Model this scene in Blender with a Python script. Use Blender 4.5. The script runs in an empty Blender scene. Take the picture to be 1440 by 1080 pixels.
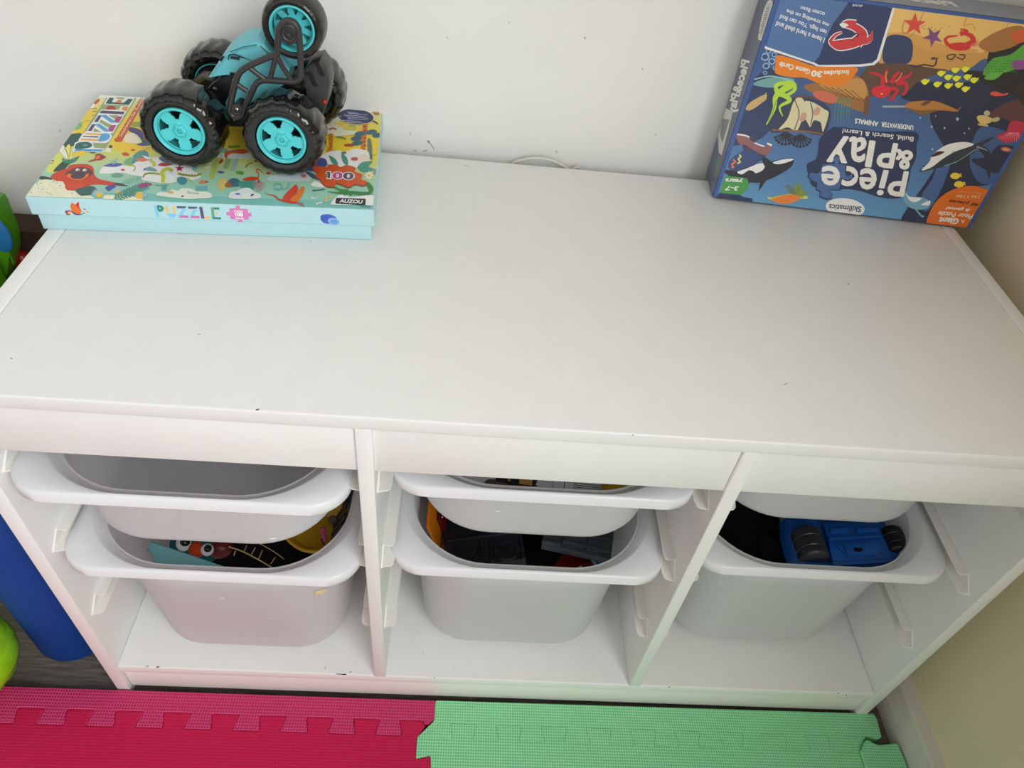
import bpy, bmesh, math, random
from mathutils import Vector, Matrix, Euler
random.seed(7)
SC = bpy.context.scene
COL = SC.collection
V = Vector

# ------------------------------------------------------------------ camera
F_PX = 1030.76
CAM_LOC = V((.40826, -.39283, .98718))
CAM_ROT = Euler((.79253, -.09617, -.00448), 'XYZ')
cam_data = bpy.data.cameras.new('camera')
cam_data.sensor_fit = 'HORIZONTAL'
cam_data.sensor_width = 36.0
cam_data.lens = F_PX / 1440 * 36.0
cam_data.clip_start = .02
cam = bpy.data.objects.new('camera', cam_data)
cam.location = CAM_LOC
cam.rotation_euler = CAM_ROT
COL.objects.link(cam)
SC.camera = cam
RM = CAM_ROT.to_matrix()

def ray(u, v):
    return RM @ V(((u - 720) / F_PX, -(v - 540) / F_PX, -1.0))
def at(u, v, axis, val):
    """where the line of sight through a traced point meets the plane axis = val"""
    d = ray(u, v)
    return CAM_LOC + d * ((val - CAM_LOC[axis]) / d[axis])
def at_plane(u, v, p0, n):
    d = ray(u, v)
    return CAM_LOC + d * ((p0 - CAM_LOC).dot(n) / d.dot(n))

# ------------------------------------------------------------------ materials
def lin(c):
    return tuple((x / 12.92 if x <= .04045 else ((x + .055) / 1.055) ** 2.4) for x in (c[0] / 255, c[1] / 255, c[2] / 255))

def material(name, rgb, rough=.4, spec=.5, noise=.04, nscale=60, bump=.0, bscale=200, coat=0, metal=0, alpha=None):
    m = bpy.data.materials.new(name)
    m.use_nodes = True
    nt = m.node_tree
    b = nt.nodes['Principled BSDF']
    b.inputs['Roughness'].default_value = rough
    b.inputs['Specular IOR Level'].default_value = spec
    b.inputs['Metallic'].default_value = metal
    b.inputs['Coat Weight'].default_value = coat
    b.inputs['Coat Roughness'].default_value = .08
    tc = nt.nodes.new('ShaderNodeTexCoord')
    n = nt.nodes.new('ShaderNodeTexNoise')
    n.inputs['Scale'].default_value = nscale
    n.inputs['Detail'].default_value = 3
    nt.links.new(tc.outputs['Object'], n.inputs['Vector'])
    r = nt.nodes.new('ShaderNodeValToRGB')
    c = lin(rgb)
    r.color_ramp.elements[0].position = .3
    r.color_ramp.elements[1].position = .7
    r.color_ramp.elements[0].color = (c[0] * (1 - noise), c[1] * (1 - noise), c[2] * (1 - noise), 1)
    r.color_ramp.elements[1].color = (min(1, c[0] * (1 + noise)), min(1, c[1] * (1 + noise)), min(1, c[2] * (1 + noise)), 1)
    nt.links.new(n.outputs['Fac'], r.inputs['Fac'])
    nt.links.new(r.outputs['Color'], b.inputs['Base Color'])
    if bump:
        n2 = nt.nodes.new('ShaderNodeTexNoise')
        n2.inputs['Scale'].default_value = bscale
        nt.links.new(tc.outputs['Object'], n2.inputs['Vector'])
        bp = nt.nodes.new('ShaderNodeBump')
        bp.inputs['Strength'].default_value = bump
        bp.inputs['Distance'].default_value = .001
        nt.links.new(n2.outputs['Fac'], bp.inputs['Height'])
        nt.links.new(bp.outputs['Normal'], b.inputs['Normal'])
    return m

def mix_in(m, kind, fac, rgb=None):
    """mix the principled shader of m with a translucent or transparent one"""
    nt = m.node_tree
    out = [n for n in nt.nodes if n.type == 'OUTPUT_MATERIAL'][0]
    b = nt.nodes['Principled BSDF']
    t = nt.nodes.new('ShaderNodeBsdfTranslucent' if kind == 'translucent' else 'ShaderNodeBsdfTransparent')
    t.inputs['Color'].default_value = (*lin(rgb), 1)
    mx = nt.nodes.new('ShaderNodeMixShader')
    mx.inputs[0].default_value = fac
    nt.links.new(b.outputs[0], mx.inputs[1])
    nt.links.new(t.outputs[0], mx.inputs[2])
    nt.links.new(mx.outputs[0], out.inputs['Surface'])
    return m

M = {}
M['melamine'] = material('white_melamine', (238, 238, 236), .38, .45, .012, 40, .03, 900)
M['edge'] = material('white_edge_band', (236, 234, 230), .42, .45, .015, 50, .06, 400)
M['runner'] = material('white_runner_plastic', (240, 238, 232), .35, .5, .01, 50)
M['mark'] = material('scuff_mark', (70, 68, 66), .7, .2, .2, 300)
M['bin'] = mix_in(material('frosted_white_plastic', (244, 244, 246), .30, .5, .006, 30, .02, 500), 'translucent', .50, (250, 250, 252))
M['rim'] = mix_in(material('frosted_white_rim', (247, 247, 250), .28, .5, .01, 30, .02, 500), 'translucent', .18, (238, 238, 242))
M['fleck'] = material('pale_scuff', (255, 255, 255), .3, .9, .0)

def wall_material(name, rgb):
    m = material(name, rgb, .75, .25, .02, 6, .10, 350)
    return m
M['wall'] = wall_material('painted_wall', (233, 233, 230))
M['wall_side'] = wall_material('painted_side_wall', (236, 221, 190))
M['baseboard'] = material('white_baseboard', (214, 210, 200), .45, .4, .05, 30, .05, 80)

def floor_material():
    m = bpy.data.materials.new('dark_wood_floor')
    m.use_nodes = True
    nt = m.node_tree
    b = nt.nodes['Principled BSDF']
    b.inputs['Roughness'].default_value = .5
    tc = nt.nodes.new('ShaderNodeTexCoord')
    mp = nt.nodes.new('ShaderNodeMapping')
    mp.inputs['Scale'].default_value = (4, 60, 1)
    nt.links.new(tc.outputs['Object'], mp.inputs['Vector'])
    n = nt.nodes.new('ShaderNodeTexNoise')
    n.inputs['Scale'].default_value = 4
    n.inputs['Detail'].default_value = 8
    n.inputs['Roughness'].default_value = .7
    nt.links.new(mp.outputs['Vector'], n.inputs['Vector'])
    r = nt.nodes.new('ShaderNodeValToRGB')
    r.color_ramp.elements[0].position = .3
    r.color_ramp.elements[0].color = (*lin((62, 55, 50)), 1)
    r.color_ramp.elements[1].position = .75
    r.color_ramp.elements[1].color = (*lin((142, 132, 124)), 1)
    nt.links.new(n.outputs['Fac'], r.inputs['Fac'])
    br = nt.nodes.new('ShaderNodeTexBrick')
    br.inputs['Scale'].default_value = 1
    br.inputs['Mortar Size'].default_value = .0012
    br.inputs['Brick Width'].default_value = .9
    br.inputs['Row Height'].default_value = .12
    br.inputs['Color1'].default_value = (1, 1, 1, 1)
    br.inputs['Color2'].default_value = (.8, .8, .8, 1)
    br.inputs['Mortar'].default_value = (1.5, 1.5, 1.5, 1)
    nt.links.new(tc.outputs['Object'], br.inputs['Vector'])
    mx = nt.nodes.new('ShaderNodeMix')
    mx.data_type = 'RGBA'
    mx.blend_type = 'MULTIPLY'
    mx.inputs[0].default_value = 1
    nt.links.new(r.outputs['Color'], mx.inputs[6])
    nt.links.new(br.outputs['Color'], mx.inputs[7])
    nt.links.new(mx.outputs[2], b.inputs['Base Color'])
    return m
M['floor'] = floor_material()

def foam_material(name, lo, hi, pitch=.0031, depth=.6):
    m = bpy.data.materials.new(name)
    m.use_nodes = True
    nt = m.node_tree
    b = nt.nodes['Principled BSDF']
    b.inputs['Roughness'].default_value = .55
    b.inputs['Specular IOR Level'].default_value = .35
    tc = nt.nodes.new('ShaderNodeTexCoord')
    sp = nt.nodes.new('ShaderNodeSeparateXYZ')
    nt.links.new(tc.outputs['Object'], sp.inputs[0])
    def wave(sock, per):
        a = nt.nodes.new('ShaderNodeMath'); a.operation = 'MULTIPLY'; a.inputs[1].default_value = 2 * math.pi / per
        s = nt.nodes.new('ShaderNodeMath'); s.operation = 'SINE'
        nt.links.new(sock, a.inputs[0]); nt.links.new(a.outputs[0], s.inputs[0])
        return s.outputs[0]
    wx, wy = wave(sp.outputs[0], pitch), wave(sp.outputs[1], pitch * 1.15)
    mxm = nt.nodes.new('ShaderNodeMath'); mxm.operation = 'MAXIMUM'
    nt.links.new(wx, mxm.inputs[0]); nt.links.new(wy, mxm.inputs[1])
    mr = nt.nodes.new('ShaderNodeMapRange')
    mr.inputs['From Min'].default_value = -1
    nt.links.new(mxm.outputs[0], mr.inputs['Value'])
    r = nt.nodes.new('ShaderNodeValToRGB')
    r.color_ramp.elements[0].color = (*lin(lo), 1)
    r.color_ramp.elements[1].color = (*lin(hi), 1)
    nt.links.new(mr.outputs[0], r.inputs['Fac'])
    nt.links.new(r.outputs['Color'], b.inputs['Base Color'])
    bp = nt.nodes.new('ShaderNodeBump')
    bp.inputs['Strength'].default_value = depth
    bp.inputs['Distance'].default_value = .0007
    nt.links.new(mr.outputs[0], bp.inputs['Height'])
    nt.links.new(bp.outputs['Normal'], b.inputs['Normal'])
    return m
M['foam_crimson'] = foam_material('crimson_foam', (176, 6, 60), (208, 14, 80), .0031, .5)
M['foam_magenta'] = foam_material('raspberry_foam', (160, 10, 74), (216, 62, 116), .0034, .9)
M['foam_green'] = foam_material('mint_foam', (84, 184, 120), (162, 236, 182), .0031, .7)

# ------------------------------------------------------------------ mesh helpers
def link(name, me, m, parent=None):
    o = bpy.data.objects.new(name, me)
    COL.objects.link(o)
    if m is not None:
        for mm in (m if isinstance(m, (list, tuple)) else [m]):
            me.materials.append(mm)
    if parent is not None:
        o.parent = parent
        o.matrix_parent_inverse = Matrix.Translation(parent.location).inverted() if parent.type == 'EMPTY' and parent.rotation_euler[:] == (0, 0, 0) else parent.matrix_basis.inverted()
    return o

def obj(name, bm, m, parent=None, smooth=False, angle=.6):
    me = bpy.data.meshes.new(name)
    bmesh.ops.recalc_face_normals(bm, faces=bm.faces)
    if smooth:
        for f in bm.faces: f.smooth = True
        for e in bm.edges:
            if len(e.link_faces) == 2 and e.calc_face_angle(0) > angle: e.smooth = False
    bm.to_mesh(me)
    bm.free()
    return link(name, me, m, parent)

def tag(o, label=None, cat=None, group=None, kind=None):
    if label: o['label'] = label
    if cat: o['category'] = cat
    if group: o['group'] = group
    if kind: o['kind'] = kind
    return o

def thing(name, loc, label, cat, group=None):
    o = bpy.data.objects.new(name, None)
    o.empty_display_size = .02
    o.location = loc
    COL.objects.link(o)
    return tag(o, label, cat, group)

def bm_box(bm, x0, x1, y0, y1, z0, z1, bev=0.0, seg=2):
    vs = [bm.verts.new((x, y, z)) for x in (x0, x1) for y in (y0, y1) for z in (z0, z1)]
    fs = [bm.faces.new([vs[i] for i in f]) for f in ((0, 1, 3, 2), (4, 6, 7, 5), (0, 4, 5, 1), (2, 3, 7, 6), (0, 2, 6, 4), (1, 5, 7, 3))]
    if bev:
        es = list({e for f in fs for e in f.edges})
        bmesh.ops.bevel(bm, geom=es, offset=bev, segments=seg, profile=.5, affect='EDGES')
    return vs

def box(name, x0, x1, y0, y1, z0, z1, m, parent=None, bev=.0008, seg=2):
    bm = bmesh.new()
    bm_box(bm, x0, x1, y0, y1, z0, z1, bev, seg)
    return obj(name, bm, m, parent, True, .9)

def bm_prism(bm, pts, vec, bev=0):
    """polygon (3-D points) swept along vec"""
    a = [bm.verts.new(p) for p in pts]
    b = [bm.verts.new(V(p) + V(vec)) for p in pts]
    n = len(pts)
    fs = [bm.faces.new(a), bm.faces.new(list(reversed(b)))]
    for i in range(n):
        fs.append(bm.faces.new((a[i], b[i], b[(i + 1) % n], a[(i + 1) % n])))
    if bev:
        es = list(set(fs[0].edges) | set(fs[1].edges))
        bmesh.ops.bevel(bm, geom=es, offset=bev, segments=2, profile=.5, affect='EDGES')

def prism(name, pts, vec, m, parent=None, bev=0):
    bm = bmesh.new()
    bm_prism(bm, pts, vec, bev)
    return obj(name, bm, m, parent, True, .6)

def bm_tube(bm, pts, r, n=10, closed=False, caps=True):
    """round bar along a polyline; r is a number or one radius per point"""
    pts = [V(p) for p in pts]
    rs = r if isinstance(r, (list, tuple)) else [r] * len(pts)
    rings = []
    prev = None
    for i, p in enumerate(pts):
        if closed:
            t = (pts[(i + 1) % len(pts)] - pts[i - 1]).normalized()
        else:
            t = (pts[min(i + 1, len(pts) - 1)] - pts[max(i - 1, 0)]).normalized()
        if prev is None:
            u = t.orthogonal().normalized()
        else:
            u = (prev - t * prev.dot(t)).normalized()
        prev = u
        w = t.cross(u)
        rings.append([bm.verts.new(p + (u * math.cos(2 * math.pi * k / n) + w * math.sin(2 * math.pi * k / n)) * rs[i]) for k in range(n)])
    m = len(rings)
    for i in range(m if closed else m - 1):
        a, b = rings[i], rings[(i + 1) % m]
        off = 0
        if closed and i == m - 1:
            off = min(range(n), key=lambda o: (a[0].co - b[o].co).length)
        for k in range(n):
            bm.faces.new((a[k], a[(k + 1) % n], b[(k + 1 + off) % n], b[(k + off) % n]))
    if not closed and caps:
        bm.faces.new(list(reversed(rings[0])))
        bm.faces.new(rings[-1])

def spline(pts, sub=6, closed=False):
    """Catmull-Rom through the points (tuples of any length)"""
    n = len(pts)
    out = []
    rng = range(n if closed else n - 1)
    for i in rng:
        g = (lambda k: pts[k % n]) if closed else (lambda k: pts[max(0, min(n - 1, k))])
        p0, p1, p2, p3 = g(i - 1), g(i), g(i + 1), g(i + 2)
        for s in range(sub):
            t = s / sub
            out.append(tuple(.5 * (2 * b + (c - a) * t + (2 * a - 5 * b + 4 * c - d) * t * t + (3 * b - a - 3 * c + d) * t ** 3) for a, b, c, d in zip(p0, p1, p2, p3)))
    if not closed:
        out.append(tuple(pts[-1]))
    return out

def bm_lathe(bm, prof, mat4, n=48, closed=True, caps=False):
    """revolve (r, h) profile about the local z of mat4"""
    rings = []
    for k in range(n):
        a = 2 * math.pi * k / n
        rings.append([bm.verts.new(mat4 @ V((r * math.cos(a), r * math.sin(a), h))) for r, h in prof])
    m = len(prof)
    for k in range(n):
        A, B = rings[k], rings[(k + 1) % n]
        for i in range(m if closed else m - 1):
            bm.faces.new((A[i], B[i], B[(i + 1) % m], A[(i + 1) % m]))
    if caps:
        bm.faces.new([rings[k][0] for k in range(n)])
        bm.faces.new([rings[k][-1] for k in reversed(range(n))])

def rrect(hw, y0, y1, rf, rb, nc=10):
    """rounded rectangle seen from above: front edge at y0, front corner radius rf, back rb"""
    out = []
    for cx, cy, r, a0 in ((-hw + rf, y0 + rf, rf, math.pi), (hw - rf, y0 + rf, rf, 1.5 * math.pi), (hw - rb, y1 - rb, rb, 0), (-hw + rb, y1 - rb, rb, .5 * math.pi)):
        for k in range(nc + 1):
            a = a0 + .5 * math.pi * k / nc
            out.append((cx + r * math.cos(a), cy + r * math.sin(a)))
    return out

def bm_loft(bm, loops, cap0=False, cap1=False):
    R = [[bm.verts.new(p) for p in l] for l in loops]
    n = len(R[0])
    for a, b in zip(R, R[1:]):
        for k in range(n):
            bm.faces.new((a[k], a[(k + 1) % n], b[(k + 1) % n], b[k]))
    if cap0: bm.faces.new(list(reversed(R[0])))
    if cap1: bm.faces.new(R[-1])
    return R
# ------------------------------------------------------------------ setting
H, D, W = .5537, .4318, .99
YW, XW = .456, 1.041          # inner faces of the two walls
ZM = .0165                    # top of the foam mats
def struct(o):
    o['kind'] = 'structure'
    return o
struct(box('floor', -2.2, XW + .1, -3.0, YW + .1, -.05, 0, M['floor'], None, 0))
wallb = struct(box('wall_back', -2.2, XW, YW, YW + .1, 0, 2.5, M['wall'], None, 0))

# window in the side wall, ahead of the cabinet and outside the picture, lets the daylight in
WY0, WY1, WZ0, WZ1 = -2.5, -.68, .86, 2.2
bm = bmesh.new()
bm_box(bm, XW, XW + .1, WY1, YW + .1, 0, 2.5)
bm_box(bm, XW, XW + .1, -3.0, WY0, 0, 2.5)
bm_box(bm, XW, XW + .1, WY0, WY1, 0, WZ0)
bm_box(bm, XW, XW + .1, WY0, WY1, WZ1, 2.5)
struct(obj('wall_right', bm, M['wall_side']))

bm = bmesh.new()
prof = [(1.018, 0), (1.0195, .030), (1.0205, .030), (1.0205, .032), (1.0255, .058), (1.028, .0605), (XW, .064), (XW, 0)]
bm_prism(bm, [(x, -3.0, z) for x, z in prof], (0, YW + 3.0, 0))
struct(obj('baseboard_right', bm, M['baseboard']))
bm = bmesh.new()
prof = [(YW - (XW - x), z) for x, z in prof[:-2]] + [(YW, .064), (YW, 0)]
bm_prism(bm, [(-2.2, y, z) for y, z in prof], (XW + 2.2 - .022, 0, 0))
struct(obj('baseboard_back', bm, M['baseboard']))

# ------------------------------------------------------------------ storage cabinet
TS, TT, TD = .0155, .015, .014
X1, X2 = .3258, .6478
ZA, ZS = .482, .0756
cab = thing('storage_cabinet', (W / 2, D / 2, 0), 'low white three-bay storage cabinet standing against the back wall, holding the plastic bins', 'cabinet')
box('side_panel', 0, TS, 0, D, 0, H, M['melamine'], cab, .0012, 2)
box('side_panel', W - TS, W, 0, D, 0, H, M['melamine'], cab, .0012, 2)
top = box('top_panel', TS + .0005, W - TS - .0005, 0, D, H - TT, H, M['melamine'], cab, .0017, 3)
for x in (X1, X2):
    box('divider', x, x + TD, .001, D - .01, ZS, H - TT, M['melamine'], cab, .0012, 2)
COLX = [(TS, X1), (X1 + TD, X2), (X2 + TD, W - TS)]
for a, b in COLX:
    box('front_rail', a, b, .004, .018, ZA, H - TT, M['melamine'], cab, .0006)
shelf = box('bottom_shelf', TS, W - TS, .0025, D - .01, ZS - .0165, ZS, M['melamine'], cab, .0015, 3)
box('plinth', TS + .001, W - TS - .001, .006, .02, .013, ZS - .0166, M['edge'], cab, .0006)
box('back_panel', TS, W - TS, D - .01, D - .006, .02, H - TT, M['melamine'], cab, 0)

# bin runners: an open channel with a longer lower lip, its front end cut back
def runner(xw, sgn, z):
    bm = bmesh.new()
    h, yb = .0148, .405
    t = .0017
    S = lambda d: xw + sgn * d
    bm_prism(bm, [(S(0), .0105, z), (S(0), .0285, z + h), (S(0), yb, z + h), (S(0), yb, z)], (sgn * t, 0, 0))
    lo = [(t, .0112), (.0096, .0128), (.0118, .0150), (.0128, .020), (.0128, yb), (t, yb)]
    bm_prism(bm, [(S(d), y, z) for d, y in lo], (0, 0, t))
    hi = [(t, .0286), (.0085, .0280), (.0110, .0295), (.0122, .0335), (.0122, yb), (t, yb)]
    bm_prism(bm, [(S(d), y, z + h - t - .0002) for d, y in hi], (0, 0, t))
    obj('bin_runner', bm, M['runner'], cab)
LEVELS = (.4424, .3148, .1868)
for a, b in COLX:
    for z in LEVELS:
        runner(a, 1, z)
        runner(b, -1, z)

# small chips and pencil marks, lying in the surface of the panels they are on
def specks(parent_obj, pts, z, m):
    me = parent_obj.data
    bm = bmesh.new()
    bm.from_mesh(me)
    me.materials.append(m)
    k = len(me.materials) - 1
    for x, y, w, d, a in pts:
        c = [(-w, -d * .6), (-w * .2, -d), (w, -d * .3), (w * .7, d), (-w * .5, d * .8)]
        f = bm.faces.new([bm.verts.new((x + p * math.cos(a) - q * math.sin(a), y + p * math.sin(a) + q * math.cos(a), z)) for p, q in c])
        f.material_index = k
        f.normal_update()
        if f.normal.z < 0: f.normal_flip()
    bm.to_mesh(me)
    bm.free()
def spk(px, z):
    out = []
    for u, v, w, d, a in px:
        p = at(u, v, 2, z)
        out.append((p.x, p.y, w, d, a))
    return out
specks(top, spk([(362, 576, .0016, .0008, .2), (1193, 399, .0012, .0010, .5), (280, 470, .0016, .0003, .2), (437, 339, .0006, .0006, 0), (890, 612, .0008, .0005, 0), (1105, 540, .003, .0003, .7),
     (16, 504, .0007, .0007, 0), (655, 233, .004, .0003, -.1), (806, 242, .0006, .0006, 0)], H + .00006), H + .00006, M['mark'])
specks(shelf, spk([(207, 937, .0025, .0005, 0), (222, 938, .0022, .0009, 0), (457.5, 939.5, .0004, .0016, .1), (493, 945, .0008, .0008, 0), (478, 948, .0060, .0005, -.05), (484, 948.5, .003, .0008, 0),
     (611, 953, .0012, .0005, 0), (941, 966, .0010, .0007, 0), (1179, 975, .0010, .0007, 0), (1190, 977.5, .0009, .0009, 0), (595, 919, .0005, .0005, 0), (640, 938, .0005, .0005, 0)], ZS + .00006), ZS + .00006, M['mark'])

# faint pencil marks on the back wall
me = wallb.data
bmw = bmesh.new(); bmw.from_mesh(me)
M['pencil'] = material('faint_pencil', (176, 174, 170), .8, .2, .1, 200)
me.materials.append(M['pencil'])
for pts, w in (([(601, 198), (606, 203), (611, 210)], .7), ([(601, 198), (604, 200)], 1.0), ([(595, 213), (601, 211)], .8), ([(581, 212.5), (585, 211)], .7), ([(576, 186), (578, 190)], .5), ([(628, 52), (630, 54)], .5), ([(822, 52), (823, 55)], 1.0), ([(782, 212), (783, 215)], 1.0), ([(903, 96), (904, 98)], .8), ([(84, 182), (85, 186)], .6), ([(921, 189), (923, 190)], .8), ([(715, 30), (716, 33)], .5)):
    for a, b in zip(pts, pts[1:]):
        d = math.hypot(b[0] - a[0], b[1] - a[1])
        nx, ny = -(b[1] - a[1]) / d * w, (b[0] - a[0]) / d * w
        f = bmw.faces.new([bmw.verts.new(at(u, v, 1, YW - .00012)) for u, v in ((a[0] + nx, a[1] + ny), (b[0] + nx, b[1] + ny), (b[0] - nx, b[1] - ny), (a[0] - nx, a[1] - ny))])
        f.material_index = 1
bmw.to_mesh(me); bmw.free()

# ------------------------------------------------------------------ plastic bins
def make_bin(depth):
    """rim and tub of a bin; front edge of the rim at y = 0, top of the rim at z = 0"""
    rim = bmesh.new()
    hw = .1478
    NC = 12
    OC = 14
    def L(hw, y0, y1, rf, rb, z):
        return [(x, y, z) for x, y in rrect(hw, y0, y1, rf, rb, NC)]
    def skirt(loop, d_front, d_side):
        out = []
        for x, y, z in loop:
            w = max(0.0, min(1.0, (.075 - y) / .05))
            w = w * w * (3 - 2 * w)
            out.append((x, y, z - d_side - (d_front - d_side) * w))
        return out
    inner2 = L(.1265, .0105, .402, .082, .06, -.0075)
    inner1 = L(.1290, .0078, .405, .084, .06, -.0042)
    ledge = L(.1330, .0058, .408, .086, .06, -.0030)
    open_ = L(.1375, .0046, .411, .089, .06, -.0004)
    mid = L(.1386, .0038, .413, .088, .06, .0000)
    out_ = L(.1450, .0026, .4185, .034, .022, -.0002)
    edge = skirt(L(.1470, .0007, .4205, .036, .024, 0), .0022, .0012)
    low = skirt(L(hw, -.0008, .4212, .037, .025, 0), .0118, .0030)
    low2 = skirt(L(hw - .0008, .0002, .4206, .036, .025, 0), .0128, .0034)
    low3 = skirt(L(hw - .0022, .0016, .4195, .035, .024, 0), .0118, .0034)
    und = L(.1440, .0050, .4165, .034, .022, -.0034)
    undin = L(.1310, .0110, .404, .083, .06, -.0066)
    bm_loft(rim, [inner2, inner1, ledge, open_, mid, out_, edge, low, low2, low3, und, undin, inner2])
    bmesh.ops.remove_doubles(rim, verts=rim.verts, dist=1e-6)
    tub = bmesh.new()
    loops = []
    def T(f, z, shrink=0):
        hw = .1280 + (.1135 - .1280) * f
        y0 = .0112 + (.0345 - .0112) * f
        y1 = .4015 + (.378 - .4015) * f
        rf = .083 + (.058 - .083) * f
        return [(x, y, z) for x, y in rrect(hw - shrink, y0 + shrink, y1 - shrink, max(.01, rf - shrink * .6), .055, NC)]
    full = .23
    R = .015
    zb = -depth
    for k in range(5):
        z = -.0062 + (zb + R + .0062) * k / 4
        loops.append(T(-z / full if depth > .15 else -z / full * .95, z))
    fb = (lambda z: -z / full if depth > .15 else -z / full * .95)
    for k in range(1, 7):
        a = .5 * math.pi * k / 6
        z = zb + R - R * math.sin(a)
        loops.append(T(fb(zb + R), z, R - R * math.cos(a)))
    bm_loft(tub, loops, False, True)
    return rim, tub

def bin_meshes(depth):
    rim, tub = make_bin(depth)
    res = []
    for nm, b in (('rim', rim), ('tub', tub)):
        me = bpy.data.meshes.new(nm)
        bmesh.ops.recalc_face_normals(b, faces=b.faces)
        for f in b.faces: f.smooth = True
        for e in b.edges:
            if len(e.link_faces) == 2 and e.calc_face_angle(0) > .9: e.smooth = False
        b.to_mesh(me)
        b.free()
        me.materials.append(M['rim'] if nm == 'rim' else M['bin'])
        res.append(me)
    return res
SHALLOW, DEEP = bin_meshes(.104), bin_meshes(.2315)
def place_bin(cx, y, z, meshes, label):
    t = thing('storage_bin', (cx, y, z), label, 'bin', 'frosted plastic bins in the cabinet')
    for nm, me in zip(('rim', 'tub'), meshes):
        o = bpy.data.objects.new(nm, me)
        COL.objects.link(o)
        o.parent = t
        if nm == 'tub':
            s = o.modifiers.new('wall', 'SOLIDIFY')
            s.thickness = .0016
            s.offset = -1
    return t
CX = [(a + b) / 2 for a, b in COLX]
ZR = (LEVELS[0] + .0060, LEVELS[1] + .0060)
BIN_A = place_bin(CX[0] - .002, -.0135, ZR[0], SHALLOW, 'shallow empty frosted bin at the top of the left bay, pulled slightly out')
BIN_B = place_bin(CX[0] + .001, -.0095, ZR[1], DEEP, 'deep frosted bin in the left bay with an aqua foam piece and goggle eyes inside')
BIN_C = place_bin(CX[1] + .001, .0140, ZR[0], SHALLOW, 'shallow frosted bin at the top of the middle bay, holding a printed leaflet')
BIN_D = place_bin(CX[1] - .001, .0085, ZR[1], DEEP, 'deep frosted bin in the middle bay full of dark grey plastic track')
BIN_E = place_bin(CX[2] + .001, .0520, ZR[0], SHALLOW, 'shallow frosted bin at the top of the right bay, pushed in under the front rail')
BIN_F = place_bin(CX[2] + .001, .0265, ZR[1], DEEP, 'deep frosted bin in the right bay holding an upturned blue toy car')
# ------------------------------------------------------------------ foam play mats
PITCH = .0585
def tab_line(x0, x1, c0, ybase, ytip, wn=.0245, wt=.034):
    """points of a dovetailed joint from x0 to x1; tabs centred on c0 + k * PITCH reach from ybase to ytip"""
    pts = [(x0, ybase)]
    k = math.ceil((x0 + wt / 2 - c0) / PITCH)
    while c0 + k * PITCH + wt / 2 < x1:
        c = c0 + k * PITCH
        pts += [(c - wn / 2, ybase), (c - wt / 2, ytip), (c + wt / 2, ytip), (c + wn / 2, ybase)]
        k += 1
    pts.append((x1, ybase))
    return pts
def rounded(pts, r=.0028):
    out = []
    n = len(pts)
    for i in range(n):
        p, a, b = V(pts[i]), V(pts[i - 1]), V(pts[(i + 1) % n])
        da, db = (a - p), (b - p)
        rr = min(r, da.length * .45, db.length * .45)
        q0, q1 = p + da.normalized() * rr, p + db.normalized() * rr
        for t in (0, .5, 1):
            out.append(tuple(q0 * (1 - t) ** 2 + p * 2 * t * (1 - t) + q1 * t * t))
    return out
def mat_piece(name, pts, z0, z1, m, label, shrink=.0002, group=None, bev=.0012):
    bm = bmesh.new()
    vs = [bm.verts.new((x, y, z1)) for x, y in pts]
    f = bm.faces.new(vs)
    f.normal_update()
    if f.normal.z < 0: f.normal_flip()
    bmesh.ops.inset_individual(bm, faces=[f], thickness=shrink, use_even_offset=True)
    junk = [g for g in bm.faces if g is not f]
    bmesh.ops.delete(bm, geom=junk, context='FACES')
    res = bmesh.ops.inset_individual(bm, faces=[f], thickness=bev, use_even_offset=True)
    ring = set(f.verts)
    low = [v for v in bm.verts if v not in ring and v.link_faces]
    for v in low: v.co.z = z1 - bev * .7
    edges = [e for e in bm.edges if len(e.link_faces) == 1]
    ext = bmesh.ops.extrude_edge_only(bm, edges=edges)
    for v in ext['geom']:
        if isinstance(v, bmesh.types.BMVert): v.co.z = z0
    loose = [v for v in bm.verts if not v.link_faces]
    bmesh.ops.delete(bm, geom=loose, context='VERTS')
    o = obj(name, bm, m)
    return tag(o, label, 'play mat', group)

YB, YT = -.0462, -.0272
CT = .0255
XS = .4034
seam_green = [(XS, -.0012), (XS, -.0270), (.3835, -.0478)]
# raspberry edging strip: its lower edge is the socket side of the crimson tabs
up = tab_line(-.62, .3555, CT, YB, YT)
strip = [(-.62, -.0022), (XS, -.0012), (XS, -.0262), (.3934, YT - .0060), (.3885, YT)] + list(reversed(up[:-1] + [(.3765 - .0122, YB), (.3765 - .017, YT), (.3885, YT)]))[1:]
mat_piece('mat_edging_strip', rounded(strip), 0.0005, ZM, M['foam_magenta'], 'raspberry pink foam edging strip with sockets, along the foot of the cabinet')
# crimson tile
crim = up[:-1] + [(.3765 - .0122, YB), (.3765 - .017, YT), (.3885, YT), (.3934, YT - .0060), (.3835, -.0478), (.3840, -.0735), (.4015, -.0690), (.4040, -.0880), (.3840, -.0840 - .026), (.3840, -.134), (.4040, -.128), (.4040, -.60), (-.62, -.60)]
mat_piece('foam_mat_tile', rounded(crim), 0.0005, ZM - .0003, M['foam_crimson'], 'crimson foam floor tile, the red one of the two big tiles', group=None)
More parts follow.
